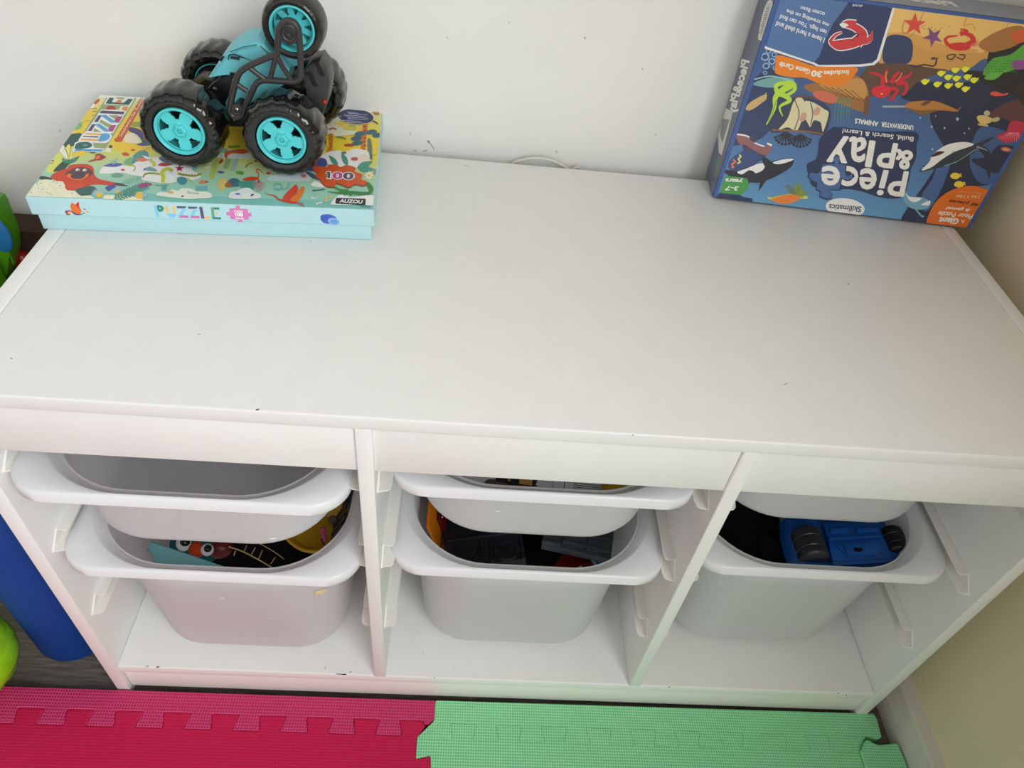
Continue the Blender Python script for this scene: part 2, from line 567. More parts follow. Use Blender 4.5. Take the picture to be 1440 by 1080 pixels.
# green edging strip and tile
CG = .4410
gup = tab_line(XS + .0004, .9450, CG, -.0490, -.0298)
gstrip = [(XS, -.0012), (.9998, .0012), (1.0020, -.0060), (.9995, -.0300), (.9930, -.0325), (.9785, -.0298), (.9505, -.0298), (.9553, -.0490)] + list(reversed(gup))[1:] + [(.3835, -.0490), (.3835, -.0478), (XS, -.0270)]
mat_piece('mat_edging_strip', rounded(gstrip, .002), 0.0005, ZM, M['foam_green'], 'mint green foam edging strip along the foot of the cabinet', shrink=.00012, bev=.0007)
gt = [(.3835, -.0490)] + gup[:-1] + [(.9553, -.0490), (.9505, -.0298), (.9785, -.0298), (.9725, -.0350), (.9615, -.0485), (.9612, -.60), (.4040, -.60), (.4040, -.128), (.3840, -.134), (.3840, -.110), (.4040, -.0880), (.4015, -.0690), (.3840, -.0735)]
mat_piece('foam_mat_tile', rounded(gt, .002), 0.0005, ZM, M['foam_green'], 'mint green foam floor tile, larger than the edging strips', shrink=.00012, bev=.0007)
gs = [(.9735, -.0345), (.9830, -.0405), (.9885, -.0420), (1.0150, -.0385), (1.0168, -.0600), (1.0168, -.60), (.9618, -.60), (.9618, -.0480)]
mat_piece('mat_edging_strip', rounded(gs, .003), .006, ZM + .0065, M['foam_green'], 'small raised mint green foam edging piece beside the white baseboard')

# ------------------------------------------------------------------ things on the floor at the left
rc = (-.0860, .0880)
t = thing('foam_roll', (rc[0], rc[1], 0), 'upright dark blue foam roll standing on the wood floor left of the cabinet', 'foam roll')
M['blue_foam'] = material('dark_blue_foam', (12, 62, 138), .6, .3, .06, 30, .25, 500)
bm = bmesh.new()
R_ = .0505
prof = [(.012, .0), (R_ - .004, 0), (R_ - .001, .0015), (R_, .005), (R_, .34), (R_ - .002, .344), (R_ - .006, .345), (.012, .345)]
bm_lathe(bm, prof, Matrix.Translation((rc[0], rc[1], 0.0)), 64)
obj('roll_body', bm, M['blue_foam'], t, True)
bm = bmesh.new()
bm_lathe(bm, [(.0118, .002), (.0118, .343), (.009, .343), (.009, .002)], Matrix.Translation((rc[0], rc[1], 0)), 32)
obj('core_tube', bm, M['mark'], t, True)

M['lime'] = material('lime_rubber', (150, 214, 20), .38, .5, .05, 40)
M['seam'] = material('dark_olive_seam', (84, 100, 20), .6, .3, .1, 60)
BC, BR = V((-.1660, .0045, .0735)), .0565
ball = thing('toy_ball', (BC.x, BC.y, .0165), 'lime green toy ball with a raised leaf pattern, at the corner of the mat', 'ball')
bm = bmesh.new()
bmesh.ops.create_icosphere(bm, subdivisions=6, radius=1)
for v in bm.verts:
    d = v.co.normalized()
    th, ph = math.atan2(d.y, d.x), math.asin(max(-1, min(1, d.z)))
    a, b = th * 5 + ph * 3, ph * 6
    leaf = abs(math.sin(a)) * abs(math.cos(b * .8))
    rib = abs(math.sin(a * 2 + b * 2))
    v.co = BC + d * (BR * (1 + .030 * min(leaf, .5) - .006 * (rib < .12)))
obj('ball_shell', bm, M['lime'], ball, True, 1.2)
bm = bmesh.new()
seam = []
nrm = V((.35, -.25, .9)).normalized()
u_ = nrm.orthogonal().normalized(); w_ = nrm.cross(u_)
for k in range(64):
    a = 2 * math.pi * k / 64
    seam.append(BC + (u_ * math.cos(a) + w_ * math.sin(a)) * BR * 1.008 + nrm * .004 * math.sin(5 * a))
bm_tube(bm, seam, .0006, 6, True)
obj('seam_line', bm, M['seam'], ball, True)

# green toy behind the left end of the cabinet: only its upper right corner is in the picture
M['green_plastic'] = material('bright_green_plastic', (74, 142, 16), .3, .5, .04, 30)
M['green_dark'] = material('dark_green_plastic', (40, 62, 20), .4, .4, .05, 30)
M['blue_plastic'] = material('blue_plastic', (34, 110, 170), .3, .5, .04, 30)
M['red_plastic'] = material('red_plastic', (150, 26, 12), .3, .5, .04, 30)
gy = .380
t = thing('toy_playset', (-.26, gy, 0), 'green plastic toy with a blue panel, beyond the left end of the cabinet', 'toy')
def tr(px, y): return [at(u, v, 1, y) for u, v in px]
outer = [(-90, 256), (-40, 262), (0, 270), (7, 271.5), (12, 279), (18, 298), (25, 312), (28.5, 325), (30, 340), (28, 352), (26, 365), (23, 374), (4, 402), (-40, 458), (-90, 500)]
prism('side_shell', tr(outer, gy), (0, -.030, 0), M['green_plastic'], t, .0015)
gf = gy - .0308
rib = tr([(-2, 322), (6, 340), (15, 360), (20, 371), (18.5, 372), (4, 341), (-4, 324)], gf)
prism('shell_rib', rib, (0, .003, 0), M['green_plastic'], t)
c = at(-5, 331, 1, gf - .003)
bm = bmesh.new()
bm_lathe(bm, [(0.0005, 0), (.0125, 0), (.0145, -.0015), (.0145, -.0040), (.0005, -.0040)], Matrix.Translation(c) @ Matrix.Rotation(math.radians(90), 4, 'X') @ Matrix.Diagonal((1, 1.7, 1, 1)), 40)
obj('blue_panel', bm, M['blue_plastic'], t, True)
peg = at(36, 358, 1, gy + .004)
bm = bmesh.new()
bm_lathe(bm, [(.0005, -.03), (.0085, -.03), (.0095, -.02), (.0095, .010), (.0070, .0135), (.0005, .0145)], Matrix.Translation(peg + V((-.006, .0, -.012))), 28)
obj('red_peg', bm, M['red_plastic'], t, True)
box('toy_body', -.46, -.155, .230, gy - .031, .0, .42, M['green_plastic'], t, .01)  # unseen bulk added to the toy to block light from the left

M['brown_card'] = material('dark_brown_card', (66, 50, 42), .8, .2, .08, 40, .1, 200)  # brown block added to stand for the deep shade in the wall gap
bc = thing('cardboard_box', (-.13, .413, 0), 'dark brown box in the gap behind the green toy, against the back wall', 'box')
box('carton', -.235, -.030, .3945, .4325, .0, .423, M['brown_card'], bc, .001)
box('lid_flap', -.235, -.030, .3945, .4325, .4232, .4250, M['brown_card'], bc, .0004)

# white cable that pokes up behind the cabinet
M['cable'] = material('white_cable', (214, 212, 206), .4, .4, .03, 60)
cp = [(700, 262, .447), (712, 240, .447), (722, 229, .446), (736, 224.5, .445), (752, 222.5, .444), (770, 224, .444), (786, 230, .445), (800, 240, .446), (815, 262, .447)]
core = [tuple(at(u, v, 1, y)) for u, v, y in cp]
pts = spline([(core[0][0] - .01, .4445, .068), (core[0][0] - .006, .4455, .25)] + core + [(core[-1][0] + .006, .4455, .25), (core[-1][0] + .01, .4445, .068)], 6)
bm = bmesh.new()
bm_tube(bm, pts, .0017, 10)
cb = obj('power_cable', bm, M['cable'], None, True)
tag(cb, 'white cable looping up between the cabinet and the back wall', 'cable')
# ------------------------------------------------------------------ printed faces
def ink_material(name, rough, coat, bump):
    m = bpy.data.materials.new(name)
    m.use_nodes = True
    nt = m.node_tree
    b = nt.nodes['Principled BSDF']
    b.inputs['Roughness'].default_value = rough
    b.inputs['Coat Weight'].default_value = coat
    b.inputs['Coat Roughness'].default_value = .12
    a = nt.nodes.new('ShaderNodeVertexColor')
    a.layer_name = 'ink'
    tc = nt.nodes.new('ShaderNodeTexCoord')
    n = nt.nodes.new('ShaderNodeTexNoise')
    n.inputs['Scale'].default_value = 900
    nt.links.new(tc.outputs['Object'], n.inputs['Vector'])
    h = nt.nodes.new('ShaderNodeHueSaturation')
    mr = nt.nodes.new('ShaderNodeMapRange')
    mr.inputs['To Min'].default_value = .94
    mr.inputs['To Max'].default_value = 1.06
    nt.links.new(n.outputs['Fac'], mr.inputs['Value'])
    nt.links.new(mr.outputs[0], h.inputs['Value'])
    nt.links.new(a.outputs['Color'], h.inputs['Color'])
    nt.links.new(h.outputs['Color'], b.inputs['Base Color'])
    if bump:
        mp = nt.nodes.new('ShaderNodeMapping')
        mp.inputs['Scale'].default_value = (18, 60, 60)
        nt.links.new(tc.outputs['Object'], mp.inputs['Vector'])
        n2 = nt.nodes.new('ShaderNodeTexNoise')
        n2.inputs['Scale'].default_value = 1.6
        n2.inputs['Detail'].default_value = 2
        nt.links.new(mp.outputs['Vector'], n2.inputs['Vector'])
        bp = nt.nodes.new('ShaderNodeBump')
        bp.inputs['Strength'].default_value = bump
        bp.inputs['Distance'].default_value = .002
        nt.links.new(n2.outputs['Fac'], bp.inputs['Height'])
        nt.links.new(bp.outputs['Normal'], b.inputs['Coat Normal'])
    return m
M['ink'] = ink_material('printed_card', .5, .05, 0)
M['ink_film'] = ink_material('printed_card_under_film', .45, .6, .5)

_txt = {}
def text_tris(s, bold=0.0, shear=0.0):
    """triangles of a word in built-in lettering: x 0..1 over its width, y 0..1 from baseline to capital height"""
    def raw(s, bold):
        c = bpy.data.curves.new('lettering', 'FONT')
        c.body = s
        c.offset = bold
        c.shear = shear
        c.resolution_u = 3
        o = bpy.data.objects.new('lettering', c)
        COL.objects.link(o)
        dg = bpy.context.evaluated_depsgraph_get()
        ev = o.evaluated_get(dg)
        me = ev.to_mesh()
        me.calc_loop_triangles()
        vs = [(v.co.x, v.co.y) for v in me.vertices]
        ts = [tuple(vs[i] for i in t.vertices) for t in me.loop_triangles]
        ev.to_mesh_clear()
        bpy.data.objects.remove(o)
        bpy.data.curves.remove(c)
        return ts
    key = (s, shear)
    if 'H' not in _txt:
        _txt['H'] = max(p[1] for t in raw('H', 0) for p in t)
    if key not in _txt:
        ts = raw(s, 0)
        xs = [p[0] for t in ts for p in t]
        _txt[key] = (min(xs), max(xs))
    x0, x1 = _txt[key]
    h = _txt['H']
    return [tuple(((p[0] - x0) / (x1 - x0), p[1] / h) for p in t) for t in raw(s, bold)]

class Art:
    """flat colour shapes printed on one face of a box; shapes are traced on the photograph and carried to the face"""
    def __init__(self, bm, p0, ux, uy, w, h, gain=1.0, mi=1):
        self.bm, self.p0, self.ux, self.uy, self.w, self.h = bm, V(p0), V(ux).normalized(), V(uy).normalized(), w, h
        self.n = self.ux.cross(self.uy).normalized()
        self.lay = bm.loops.layers.float_color.get('ink') or bm.loops.layers.float_color.new('ink')
        self.z = .00003
        self.gain, self.mi = gain, mi
        self.map = lambda x, y: (x, y)
    def col(self, c):
        c = lin(c)
        return tuple(min(.92, x * self.gain) for x in c) + (1.0,)
    def loc(self, x, y):
        u, v = self.map(x, y)
        p = at_plane(u, v, self.p0, self.n) - self.p0
        return (p.dot(self.ux), p.dot(self.uy))
    def clip(self, pts):
        for ax, s, lim in ((0, 1, 0), (0, -1, -self.w), (1, 1, 0), (1, -1, -self.h)):
            out = []
            for i in range(len(pts)):
                a, b = pts[i - 1], pts[i]
                da, db = s * a[ax] - lim, s * b[ax] - lim
                if (da >= 0) != (db >= 0):
                    t = da / (da - db)
                    out.append((a[0] + (b[0] - a[0]) * t, a[1] + (b[1] - a[1]) * t))
                if db >= 0: out.append(b)
            pts = out
            if len(pts) < 3: return []
        q = []
        for p in pts:
            if not q or abs(p[0] - q[-1][0]) + abs(p[1] - q[-1][1]) > 2e-6: q.append(p)
        if len(q) > 1 and abs(q[0][0] - q[-1][0]) + abs(q[0][1] - q[-1][1]) < 2e-6: q.pop()
        return q if len(q) > 2 else []
    def face(self, loc, c, cols=None, step=True):
        loc = self.clip(loc)
        if not loc: return
        vs = [self.bm.verts.new(self.p0 + self.ux * x + self.uy * y + self.n * self.z) for x, y in loc]
        try:
            f = self.bm.faces.new(vs)
        except ValueError:
            return
        f.material_index = self.mi
        f.normal_update()
        if f.normal.dot(self.n) < 0: f.normal_flip()
        cc = self.col(c)
        for l in f.loops: l[self.lay] = cc
        if step: self.z += .0000016
    def fill(self, stops, along=1):
        """whole face, colour running along its height"""
        for (t0, c0), (t1, c1) in zip(stops, stops[1:]):
            n = 6
            for k in range(n):
                a, b = t0 + (t1 - t0) * k / n, t0 + (t1 - t0) * (k + 1) / n
                m = (k + .5) / n
                self.face([(0, a * self.h), (self.w, a * self.h), (self.w, b * self.h), (0, b * self.h)], tuple(p + (q - p) * m for p, q in zip(c0, c1)), step=False)
        self.z += .0000016
    def poly(self, pts, c):
        self.face([self.loc(*p) for p in pts], c)
    def blob(self, pts, c, sub=5):
        self.poly(spline(pts, sub, True), c)
    def ell(self, x, y, rx, ry, c, rot=0, n=20):
        r = math.radians(rot)
        self.poly([(x + rx * math.cos(a) * math.cos(r) - ry * math.sin(a) * math.sin(r), y + rx * math.cos(a) * math.sin(r) + ry * math.sin(a) * math.cos(r)) for a in (2 * math.pi * k / n for k in range(n))], c)
    def line(self, pts, w, c, smooth=True, w1=None):
        p = spline(pts, 5) if smooth and len(pts) > 2 else pts
        L, R = [], []
        for i, q in enumerate(p):
            a, b = p[max(0, i - 1)], p[min(len(p) - 1, i + 1)]
            d = math.hypot(b[0] - a[0], b[1] - a[1]) or 1
            ww = (w + ((w1 if w1 is not None else w) - w) * i / max(1, len(p) - 1)) / 2
            nx, ny = -(b[1] - a[1]) / d * ww, (b[0] - a[0]) / d * ww
            L.append((q[0] + nx, q[1] + ny)); R.append((q[0] - nx, q[1] - ny))
        for i in range(len(p) - 1):
            self.face([self.loc(*L[i]), self.loc(*L[i + 1]), self.loc(*R[i + 1]), self.loc(*R[i])], c, step=False)
        self.z += .0000016
    def star(self, x, y, r, c, rot=0, inner=.42, n=5, sy=1):
        self.poly([(x + (r if k % 2 == 0 else r * inner) * math.cos(math.pi * k / n + rot), y + sy * (r if k % 2 == 0 else r * inner) * math.sin(math.pi * k / n + rot)) for k in range(2 * n)], c)
    def leaf(self, x0, y0, x1, y1, w, c):
        dx, dy = x1 - x0, y1 - y0
        self.poly([(x0 + dx * t - dy * w * s * math.sin(math.pi * t ** .8), y0 + dy * t + dx * w * s * math.sin(math.pi * t ** .8)) for s, ts in ((1, (0, .15, .35, .55, .75, .9, 1)), (-1, (.9, .75, .55, .35, .15))) for t in ts], c)
    def frond(self, x0, y0, x1, y1, n, l, c, w=.16):
        dx, dy = x1 - x0, y1 - y0
        self.line([(x0, y0), (x1, y1)], math.hypot(dx, dy) * .035, c, False)
        for k in range(n):
            t = (k + .5) / n
            ll = l * (1 - .6 * abs(t - .4))
            for s in (1, -1):
                bx, by = x0 + dx * t, y0 + dy * t
                self.leaf(bx, by, bx + dx * .12 - s * dy / math.hypot(dx, dy) * ll, by + dy * .12 + s * dx / math.hypot(dx, dy) * ll, w, c)
    def text(self, s, bl, br, tl, c, bold=0.0, shear=0.0, tr=None, fit=False, grow=0.0):
        tr = tr or (tl[0] + br[0] - bl[0], tl[1] + br[1] - bl[1])
        tris = text_tris(s, bold, shear)
        ys = [p[1] for t in tris for p in t]
        y0, y1 = (min(ys), max(ys)) if fit else (0.0, 1.0)
        for k in range(8 if grow else 1):
            ox, oy = (grow * math.cos(k * math.pi / 4), grow * math.sin(k * math.pi / 4)) if grow else (0, 0)
            for t in tris:
                q = []
                for x, y in t:
                    y = (y - y0) / (y1 - y0)
                    a = tuple(bl[i] * (1 - x) * (1 - y) + br[i] * x * (1 - y) + tl[i] * (1 - x) * y + tr[i] * x * y for i in (0, 1))
                    q.append(self.loc(a[0] + ox, a[1] + oy))
                self.face(q, c, step=False)
            self.z += .0000004
        self.z += .0000016

def crop(ox, oy, s):
    return lambda x, y: (ox + x / s, oy + y / s)
FULL = lambda x, y: (x, y)
# ------------------------------------------------------------------ jigsaw box lying on the cabinet
PX, PY, PTH = -.0061, .2162, .0804
PWD, PDP, PZ1, PZ2, POV = .3199, .2227, .0182, .0373, .0034
M['card_aqua'] = material('aqua_card', (176, 214, 220), .5, .4, .02, 80)
pz = thing('puzzle_box', (PX, PY, H), 'flat pale aqua jigsaw box with a jungle picture lid, under the toy car', 'puzzle box')
cu, cv = V((math.cos(PTH), math.sin(PTH), 0)), V((-math.sin(PTH), math.cos(PTH), 0))
def pzl(a, b, z): return V((PX, PY, H + z)) + cu * a + cv * b
def obox(name, fn, a0, a1, b0, b1, z0, z1, m, parent, bev=.0008):
    bm = bmesh.new()
    vs = bm_box(bm, a0, a1, b0, b1, z0, z1, bev, 2)
    for v in bm.verts: v.co = fn(*v.co)
    return bm
bm = obox('tray', pzl, POV, PWD - POV, POV, PDP - POV, .0003, PZ1 + .003, None, None)
obj('tray', bm, M['card_aqua'], pz, True, .9)

bm = obox('lid', pzl, 0, PWD, 0, PDP, PZ1, PZ2, None, None, .0012)
A = Art(bm, pzl(0, 0, PZ2), cu, cv, PWD, PDP, 1.15)
EDGE = .0011
A.p0 = pzl(EDGE, EDGE, PZ2); A.w -= 2 * EDGE; A.h -= 2 * EDGE
A.fill([(0, (124, 190, 182)), (.055, (124, 190, 182)), (.06, (146, 200, 186)), (.22, (160, 204, 176)), (.34, (190, 206, 140)), (.46, (214, 210, 84)), (.60, (238, 202, 56)), (.74, (234, 208, 66)), (.88, (222, 214, 124)), (1, (222, 230, 200))])
k5, k6, k7 = crop(30, 190, 8.4706), crop(180, 200, 8), crop(340, 200, 7.2)
k2, k3, ka, kb = crop(0, 100, 4.5), crop(240, 150, 4.5), crop(100, 100, 10.286), crop(460, 130, 14.4)
WHT, CRM, DKG, TEA, NVY, RED, ORG, YEL, BRN = (240, 243, 240), (240, 238, 206), (44, 88, 84), (84, 156, 150), (52, 60, 112), (200, 60, 40), (226, 104, 40), (240, 204, 50), (84, 56, 60)
# far left strip
A.map = ka
A.blob([(380, 330), (700, 330), (1060, 350), (1000, 400), (640, 370), (400, 380)], (232, 236, 222))
A.blob([(300, 470), (400, 400), (405, 440), (330, 490)], (190, 84, 50))
A.ell(290, 510, 60, 40, (238, 232, 224), -30)
A.blob([(110, 680), (220, 560), (330, 540), (420, 600), (300, 720), (160, 740)], (228, 200, 70))
A.line([(310, 545), (340, 535), (380, 550)], 8, BRN); A.line([(310, 585), (350, 580), (375, 590)], 8, BRN); A.line([(300, 650), (330, 640), (345, 655)], 8, BRN)
A.blob([(10, 830), (60, 740), (140, 720), (160, 800), (90, 850)], (130, 180, 110))
A.line([(40, 820), (80, 770), (130, 770)], 10, (70, 140, 90)); A.line([(160, 760), (210, 720), (290, 720)], 10, (120, 180, 100))
A.map = k2
A.blob([(380, 480), (410, 420), (470, 395), (520, 400), (500, 460), (430, 480)], DKG)
A.blob([(500, 440), (560, 470), (640, 470), (680, 440), (600, 520), (520, 490)], DKG)
A.blob([(480, 400), (515, 395), (520, 430), (480, 470), (450, 450)], DKG)
# navy wing and clouds beside the car wheel
A.blob([(800, 360), (860, 360), (940, 400), (990, 430), (950, 470), (840, 470), (900, 450), (870, 420)], (72, 76, 130))
A.blob([(780, 410), (840, 390), (890, 430), (880, 455), (800, 450)], (236, 224, 196))
A.blob([(700, 460), (780, 450), (880, 470), (970, 500), (900, 520), (740, 500)], (238, 196, 60))
A.blob([(830, 330), (880, 320), (900, 350), (840, 352)], (150, 170, 70))
A.line([(620, 470), (660, 495), (700, 500)], 26, (228, 226, 206))
A.ell(700, 478, 12, 10, NVY)
# title down the left
A.map = ka
def ribbon(pts, c): A.poly(pts, c)
OUT = (244, 244, 240)
sh = (150, 166, 120)
A.poly([(20, 1120), (510, 385), (940, 385), (930, 420), (600, 960), (480, 1150), (60, 1190)], sh)
A.poly([(470, 480), (540, 360), (650, 370), (655, 400), (760, 410), (770, 385), (925, 385), (850, 520), (830, 500), (480, 480)], OUT)      # E
A.poly([(495, 470), (555, 385), (620, 388), (590, 450), (760, 460), (830, 400), (895, 405), (835, 490)], (40, 96, 92))
A.poly([(640, 455), (680, 415), (740, 420), (720, 462)], (222, 140, 60))
A.blob([(500, 545), (560, 500), (640, 520), (640, 560), (560, 575)], (176, 60, 50))
A.poly([(385, 625), (440, 555), (690, 560), (720, 505), (850, 510), (775, 635), (560, 640), (400, 640)], OUT)          # L
A.poly([(410, 610), (440, 570), (775, 588), (755, 625)], (78, 66, 100))
A.poly([(725, 562), (755, 515), (830, 518), (800, 580)], (226, 146, 50))
for dx, dy in ((0, 0), (-90, 128)):                                                                              # two letters Z
    A.poly([(305 + dx, 752 + dy), (395 + dx, 615 + dy), (510 + dx, 620 + dy), (640 + dx, 700 + dy), (680 + dx, 640 + dy), (765 + dx, 645 + dy), (690 + dx, 775 + dy), (560 + dx, 770 + dy), (430 + dx, 700 + dy), (400 + dx, 760 + dy)], OUT)
    A.poly([(330 + dx, 735 + dy), (395 + dx, 640 + dy), (445 + dx, 642 + dy), (385 + dx, 740 + dy)], (84, 76, 112))
    A.poly([(415 + dx, 635 + dy), (505 + dx, 635 + dy), (665 + dx, 745 + dy), (580 + dx, 750 + dy)], (92, 160, 206))
    A.poly([(625 + dx, 715 + dy), (670 + dx, 655 + dy), (745 + dx, 655 + dy), (690 + dx, 750 + dy), (660 + dx, 745 + dy)], (172, 74, 124))
A.blob([(110, 1000), (200, 880), (330, 880), (520, 890), (590, 940), (530, 1030), (400, 1040), (150, 1020)], OUT, 3)      # U
A.poly([(195, 915), (215, 893), (450, 905), (425, 930)], (228, 170, 88))
A.poly([(165, 950), (175, 938), (400, 945), (388, 965)], (60, 54, 74))
A.poly([(130, 1000), (150, 975), (400, 985), (385, 1012)], (228, 170, 88))
A.blob([(450, 905), (530, 905), (565, 940), (520, 1000), (400, 1018), (405, 975), (425, 935)], (84, 164, 216))
A.map = k5
A.poly([(605, 195), (640, 90), (760, 60), (850, 85), (865, 150), (990, 160), (965, 205)], OUT)                    # P
A.blob([(640, 165), (660, 100), (760, 80), (835, 100), (835, 140), (760, 160)], (44, 100, 96), 3)
A.poly([(625, 190), (650, 165), (975, 172), (958, 198)], (78, 150, 206))
A.ell(760, 120, 30, 14, (90, 150, 140))
A.map = ka
A.poly([(620, 985), (660, 960), (1000, 400), (1040, 380), (1050, 450), (745, 1000), (720, 1030), (640, 1025)], (200, 86, 44))
A.text('Grand format | Size XL puzzle', (732, 950), (1052, 395), (690, 940), (244, 226, 210), .01)
# left: palm, flowers, orang-utan
A.map = k5
A.blob([(350, 280), (400, 220), (470, 230), (480, 330), (420, 440), (300, 430)], (214, 218, 110))
A.line([(310, 370), (350, 310), (390, 310)], 12, (56, 60, 70)); A.line([(300, 360), (340, 340), (380, 330)], 6, (56, 60, 70))
A.blob([(380, 440), (420, 380), (520, 300), (640, 300), (560, 360), (500, 430), (440, 430)], (40, 76, 66))
A.blob([(460, 190), (480, 130), (510, 130), (560, 260), (530, 270)], (240, 236, 210)); A.blob([(540, 140), (580, 120), (600, 260), (570, 270)], (236, 222, 120))
A.blob([(600, 240), (690, 190), (780, 200), (690, 260)], (230, 196, 66)); A.line([(510, 150), (540, 200), (560, 270)], 7, DKG); A.line([(590, 140), (580, 200), (575, 260)], 6, DKG)
A.blob([(490, 270), (560, 300), (690, 250), (640, 320), (560, 340), (500, 320)], (60, 130, 110))
A.blob([(790, 320), (850, 290), (900, 300), (830, 320)], (170, 70, 80)); A.blob([(870, 280), (900, 230), (960, 240), (1010, 260), (950, 300), (890, 300)], (150, 50, 60)); A.blob([(880, 270), (920, 240), (940, 270), (900, 290)], (226, 110, 60))
A.line([(870, 235), (920, 225), (980, 235)], 8, (60, 60, 100))
A.blob([(930, 440), (980, 380), (1080, 340), (1200, 360), (1320, 380), (1330, 450), (1180, 450), (980, 460)], (236, 240, 238))
A.blob([(980, 370), (1050, 340), (1120, 330), (1210, 350), (1120, 380)], (84, 96, 160))
for x, y in ((1050, 300), (1100, 280), (1150, 270)): A.leaf(1100, 350, x, y, .12, (120, 180, 190))
A.blob([(1220, 330), (1260, 280), (1340, 270), (1400, 330), (1340, 370), (1230, 350)], (120, 176, 130)); A.blob([(1330, 260), (1380, 210), (1470, 210), (1500, 300), (1400, 300)], (70, 130, 140))
A.line([(1280, 365), (1340, 370), (1360, 400), (1330, 440)], 18, (190, 196, 60)); A.ell(1210, 415, 26, 12, RED)
A.ell(1330, 178, 26, 12, (190, 80, 40)); A.blob([(1195, 220), (1250, 205), (1290, 240), (1230, 250)], (206, 84, 40))
A.blob([(1070, 480), (1120, 450), (1200, 460), (1210, 490), (1120, 510)], (110, 170, 150))
for k in range(7): A.line([(1075 + 20 * k, 505), (1085 + 20 * k, 465)], 5, (80, 140, 130), False)
orr = (202, 66, 40)
A.blob([(350, 500), (420, 440), (540, 400), (580, 360), (700, 345), (810, 355), (860, 400), (870, 470), (920, 520), (1040, 550), (1150, 575), (1180, 595), (1060, 600), (900, 590), (820, 600), (760, 640), (680, 655), (560, 665), (510, 660), (500, 600), (440, 560)], orr)
for k in range(14): A.line([(560 + 24 * k, 570 + 3 * k), (550 + 24 * k, 640 - 3 * abs(k - 5))], 7, (220, 96, 50), False)
A.blob([(1090, 575), (1160, 570), (1270, 605), (1240, 612), (1130, 600)], (78, 70, 86)); A.blob([(200, 510), (250, 490), (360, 515), (350, 545), (270, 540)], (50, 54, 58))
A.blob([(530, 470), (560, 430), (650, 390), (760, 385), (850, 430), (840, 470), (770, 520), (680, 530), (580, 500)], (96, 66, 72))
A.blob([(540, 490), (570, 460), (640, 490), (720, 500), (790, 460), (800, 490), (740, 525), (660, 535), (590, 520)], (232, 116, 40))
A.blob([(590, 490), (640, 450), (720, 440), (770, 460), (740, 510), (670, 525), (610, 515)], (76, 62, 78))
A.blob([(645, 420), (670, 397), (695, 415), (672, 428)], (250, 250, 250)); A.blob([(730, 425), (755, 402), (780, 420), (757, 433)], (250, 250, 250))
A.ell(676, 418, 7, 6, (20, 20, 20)); A.ell(762, 422, 7, 6, (20, 20, 20))
# cream scalloped bushes in the near left corner
A.blob([(40, 740), (90, 640), (200, 560), (300, 530), (380, 540), (420, 550), (500, 560), (515, 640), (510, 680), (640, 680), (685, 700), (690, 760), (300, 770)], CRM, 4)
for x, y, r in ((290, 580, 95), (430, 600, 85), (170, 660, 80), (330, 660, 95), (120, 730, 60), (240, 730, 90), (470, 660, 70), (390, 730, 70), (560, 720, 110), (780, 770, 90)):
    for q, c in ((1, (206, 210, 178)), (.93, CRM), (.74, (206, 210, 178)), (.68, CRM), (.48, (206, 210, 178)), (.42, CRM)):
        A.blob([(x - r * q, y + 30), (x - r * q * .85, y - r * q * .35), (x, y - r * q * .55), (x + r * q * .85, y - r * q * .35), (x + r * q, y + 30)], c, 3)
for x, y in ((180, 590), (225, 580), (200, 640), (250, 650), (300, 690), (330, 700), (380, 560), (420, 580), (110, 690), (600, 700), (350, 720), (450, 610)):
    A.line([(x, y), (x + 14, y - 8)], 6, (60, 76, 70), False)
# ferns and flowers along the near edge
A.blob([(650, 660), (700, 630), (820, 610), (900, 640), (870, 690), (790, 720), (700, 720)], (56, 96, 92))
for x, y, r in ((925, 690, 95), (1160, 670, 85), (1400, 735, 70)):
    for k in range(11):
        a = math.pi + math.pi * k / 10
        A.leaf(x, y + 20, x + r * math.cos(a), y + 20 + r * .85 * math.sin(a), .14, (150, 190, 200))
    A.ell(x + 5, y + 25, 42, 30, (236, 190, 50))
A.blob([(970, 760), (1000, 720), (1130, 720), (1350, 740), (1360, 790), (980, 780)], (240, 238, 200))
A.blob([(1000, 630), (1060, 600), (1130, 610), (1090, 640), (1040, 670)], (66, 86, 160))
A.frond(1100, 760, 1480, 610, 12, 70, (70, 140, 130))
A.frond(1200, 580, 1430, 510, 8, 46, (130, 186, 168))
A.map = k6
A.frond(0, 600, 170, 480, 6, 60, (80, 148, 138))
A.ell(130, 600, 45, 40, (236, 190, 70)); A.ell(190, 590, 30, 34, (140, 190, 200)); A.ell(130, 655, 40, 16, (240, 240, 220))
# snakes among white mounds, middle
A.blob([(40, 240), (100, 120), (200, 100), (250, 180), (240, 240), (100, 260)], (84, 146, 142))
A.line([(100, 130), (250, 60)], 4, (84, 146, 142), False)
A.blob([(-10, 360), (-10, 280), (60, 250), (110, 220), (240, 210), (330, 170), (380, 220), (480, 260), (640, 240), (720, 270), (740, 330), (780, 350), (820, 400), (700, 430), (560, 400), (540, 450), (400, 465), (170, 430), (150, 390)], (232, 238, 240))
for x, y, r in ((330, 400, 120), (480, 390, 90), (640, 310, 90), (200, 280, 90)):
    for q in (1, .75, .5): A.line([(x - r * q, y + 30), (x - r * q * .7, y - r * q * .45), (x, y - r * q * .7), (x + r * q * .7, y - r * q * .45), (x + r * q, y + 30)], 4, (206, 220, 226))
A.blob([(350, 190), (420, 150), (600, 190), (740, 230), (640, 250), (500, 240), (420, 230)], (70, 96, 140))
A.ell(555, 205, 26, 14, (180, 50, 60))
A.blob([(90, 200), (160, 180), (230, 205), (160, 225)], (226, 120, 90))
for k in range(6): A.leaf(290 - 10 * k, 200, 340 - 36 * k, 160 - 10 * (k % 2), .12, (236, 240, 240))
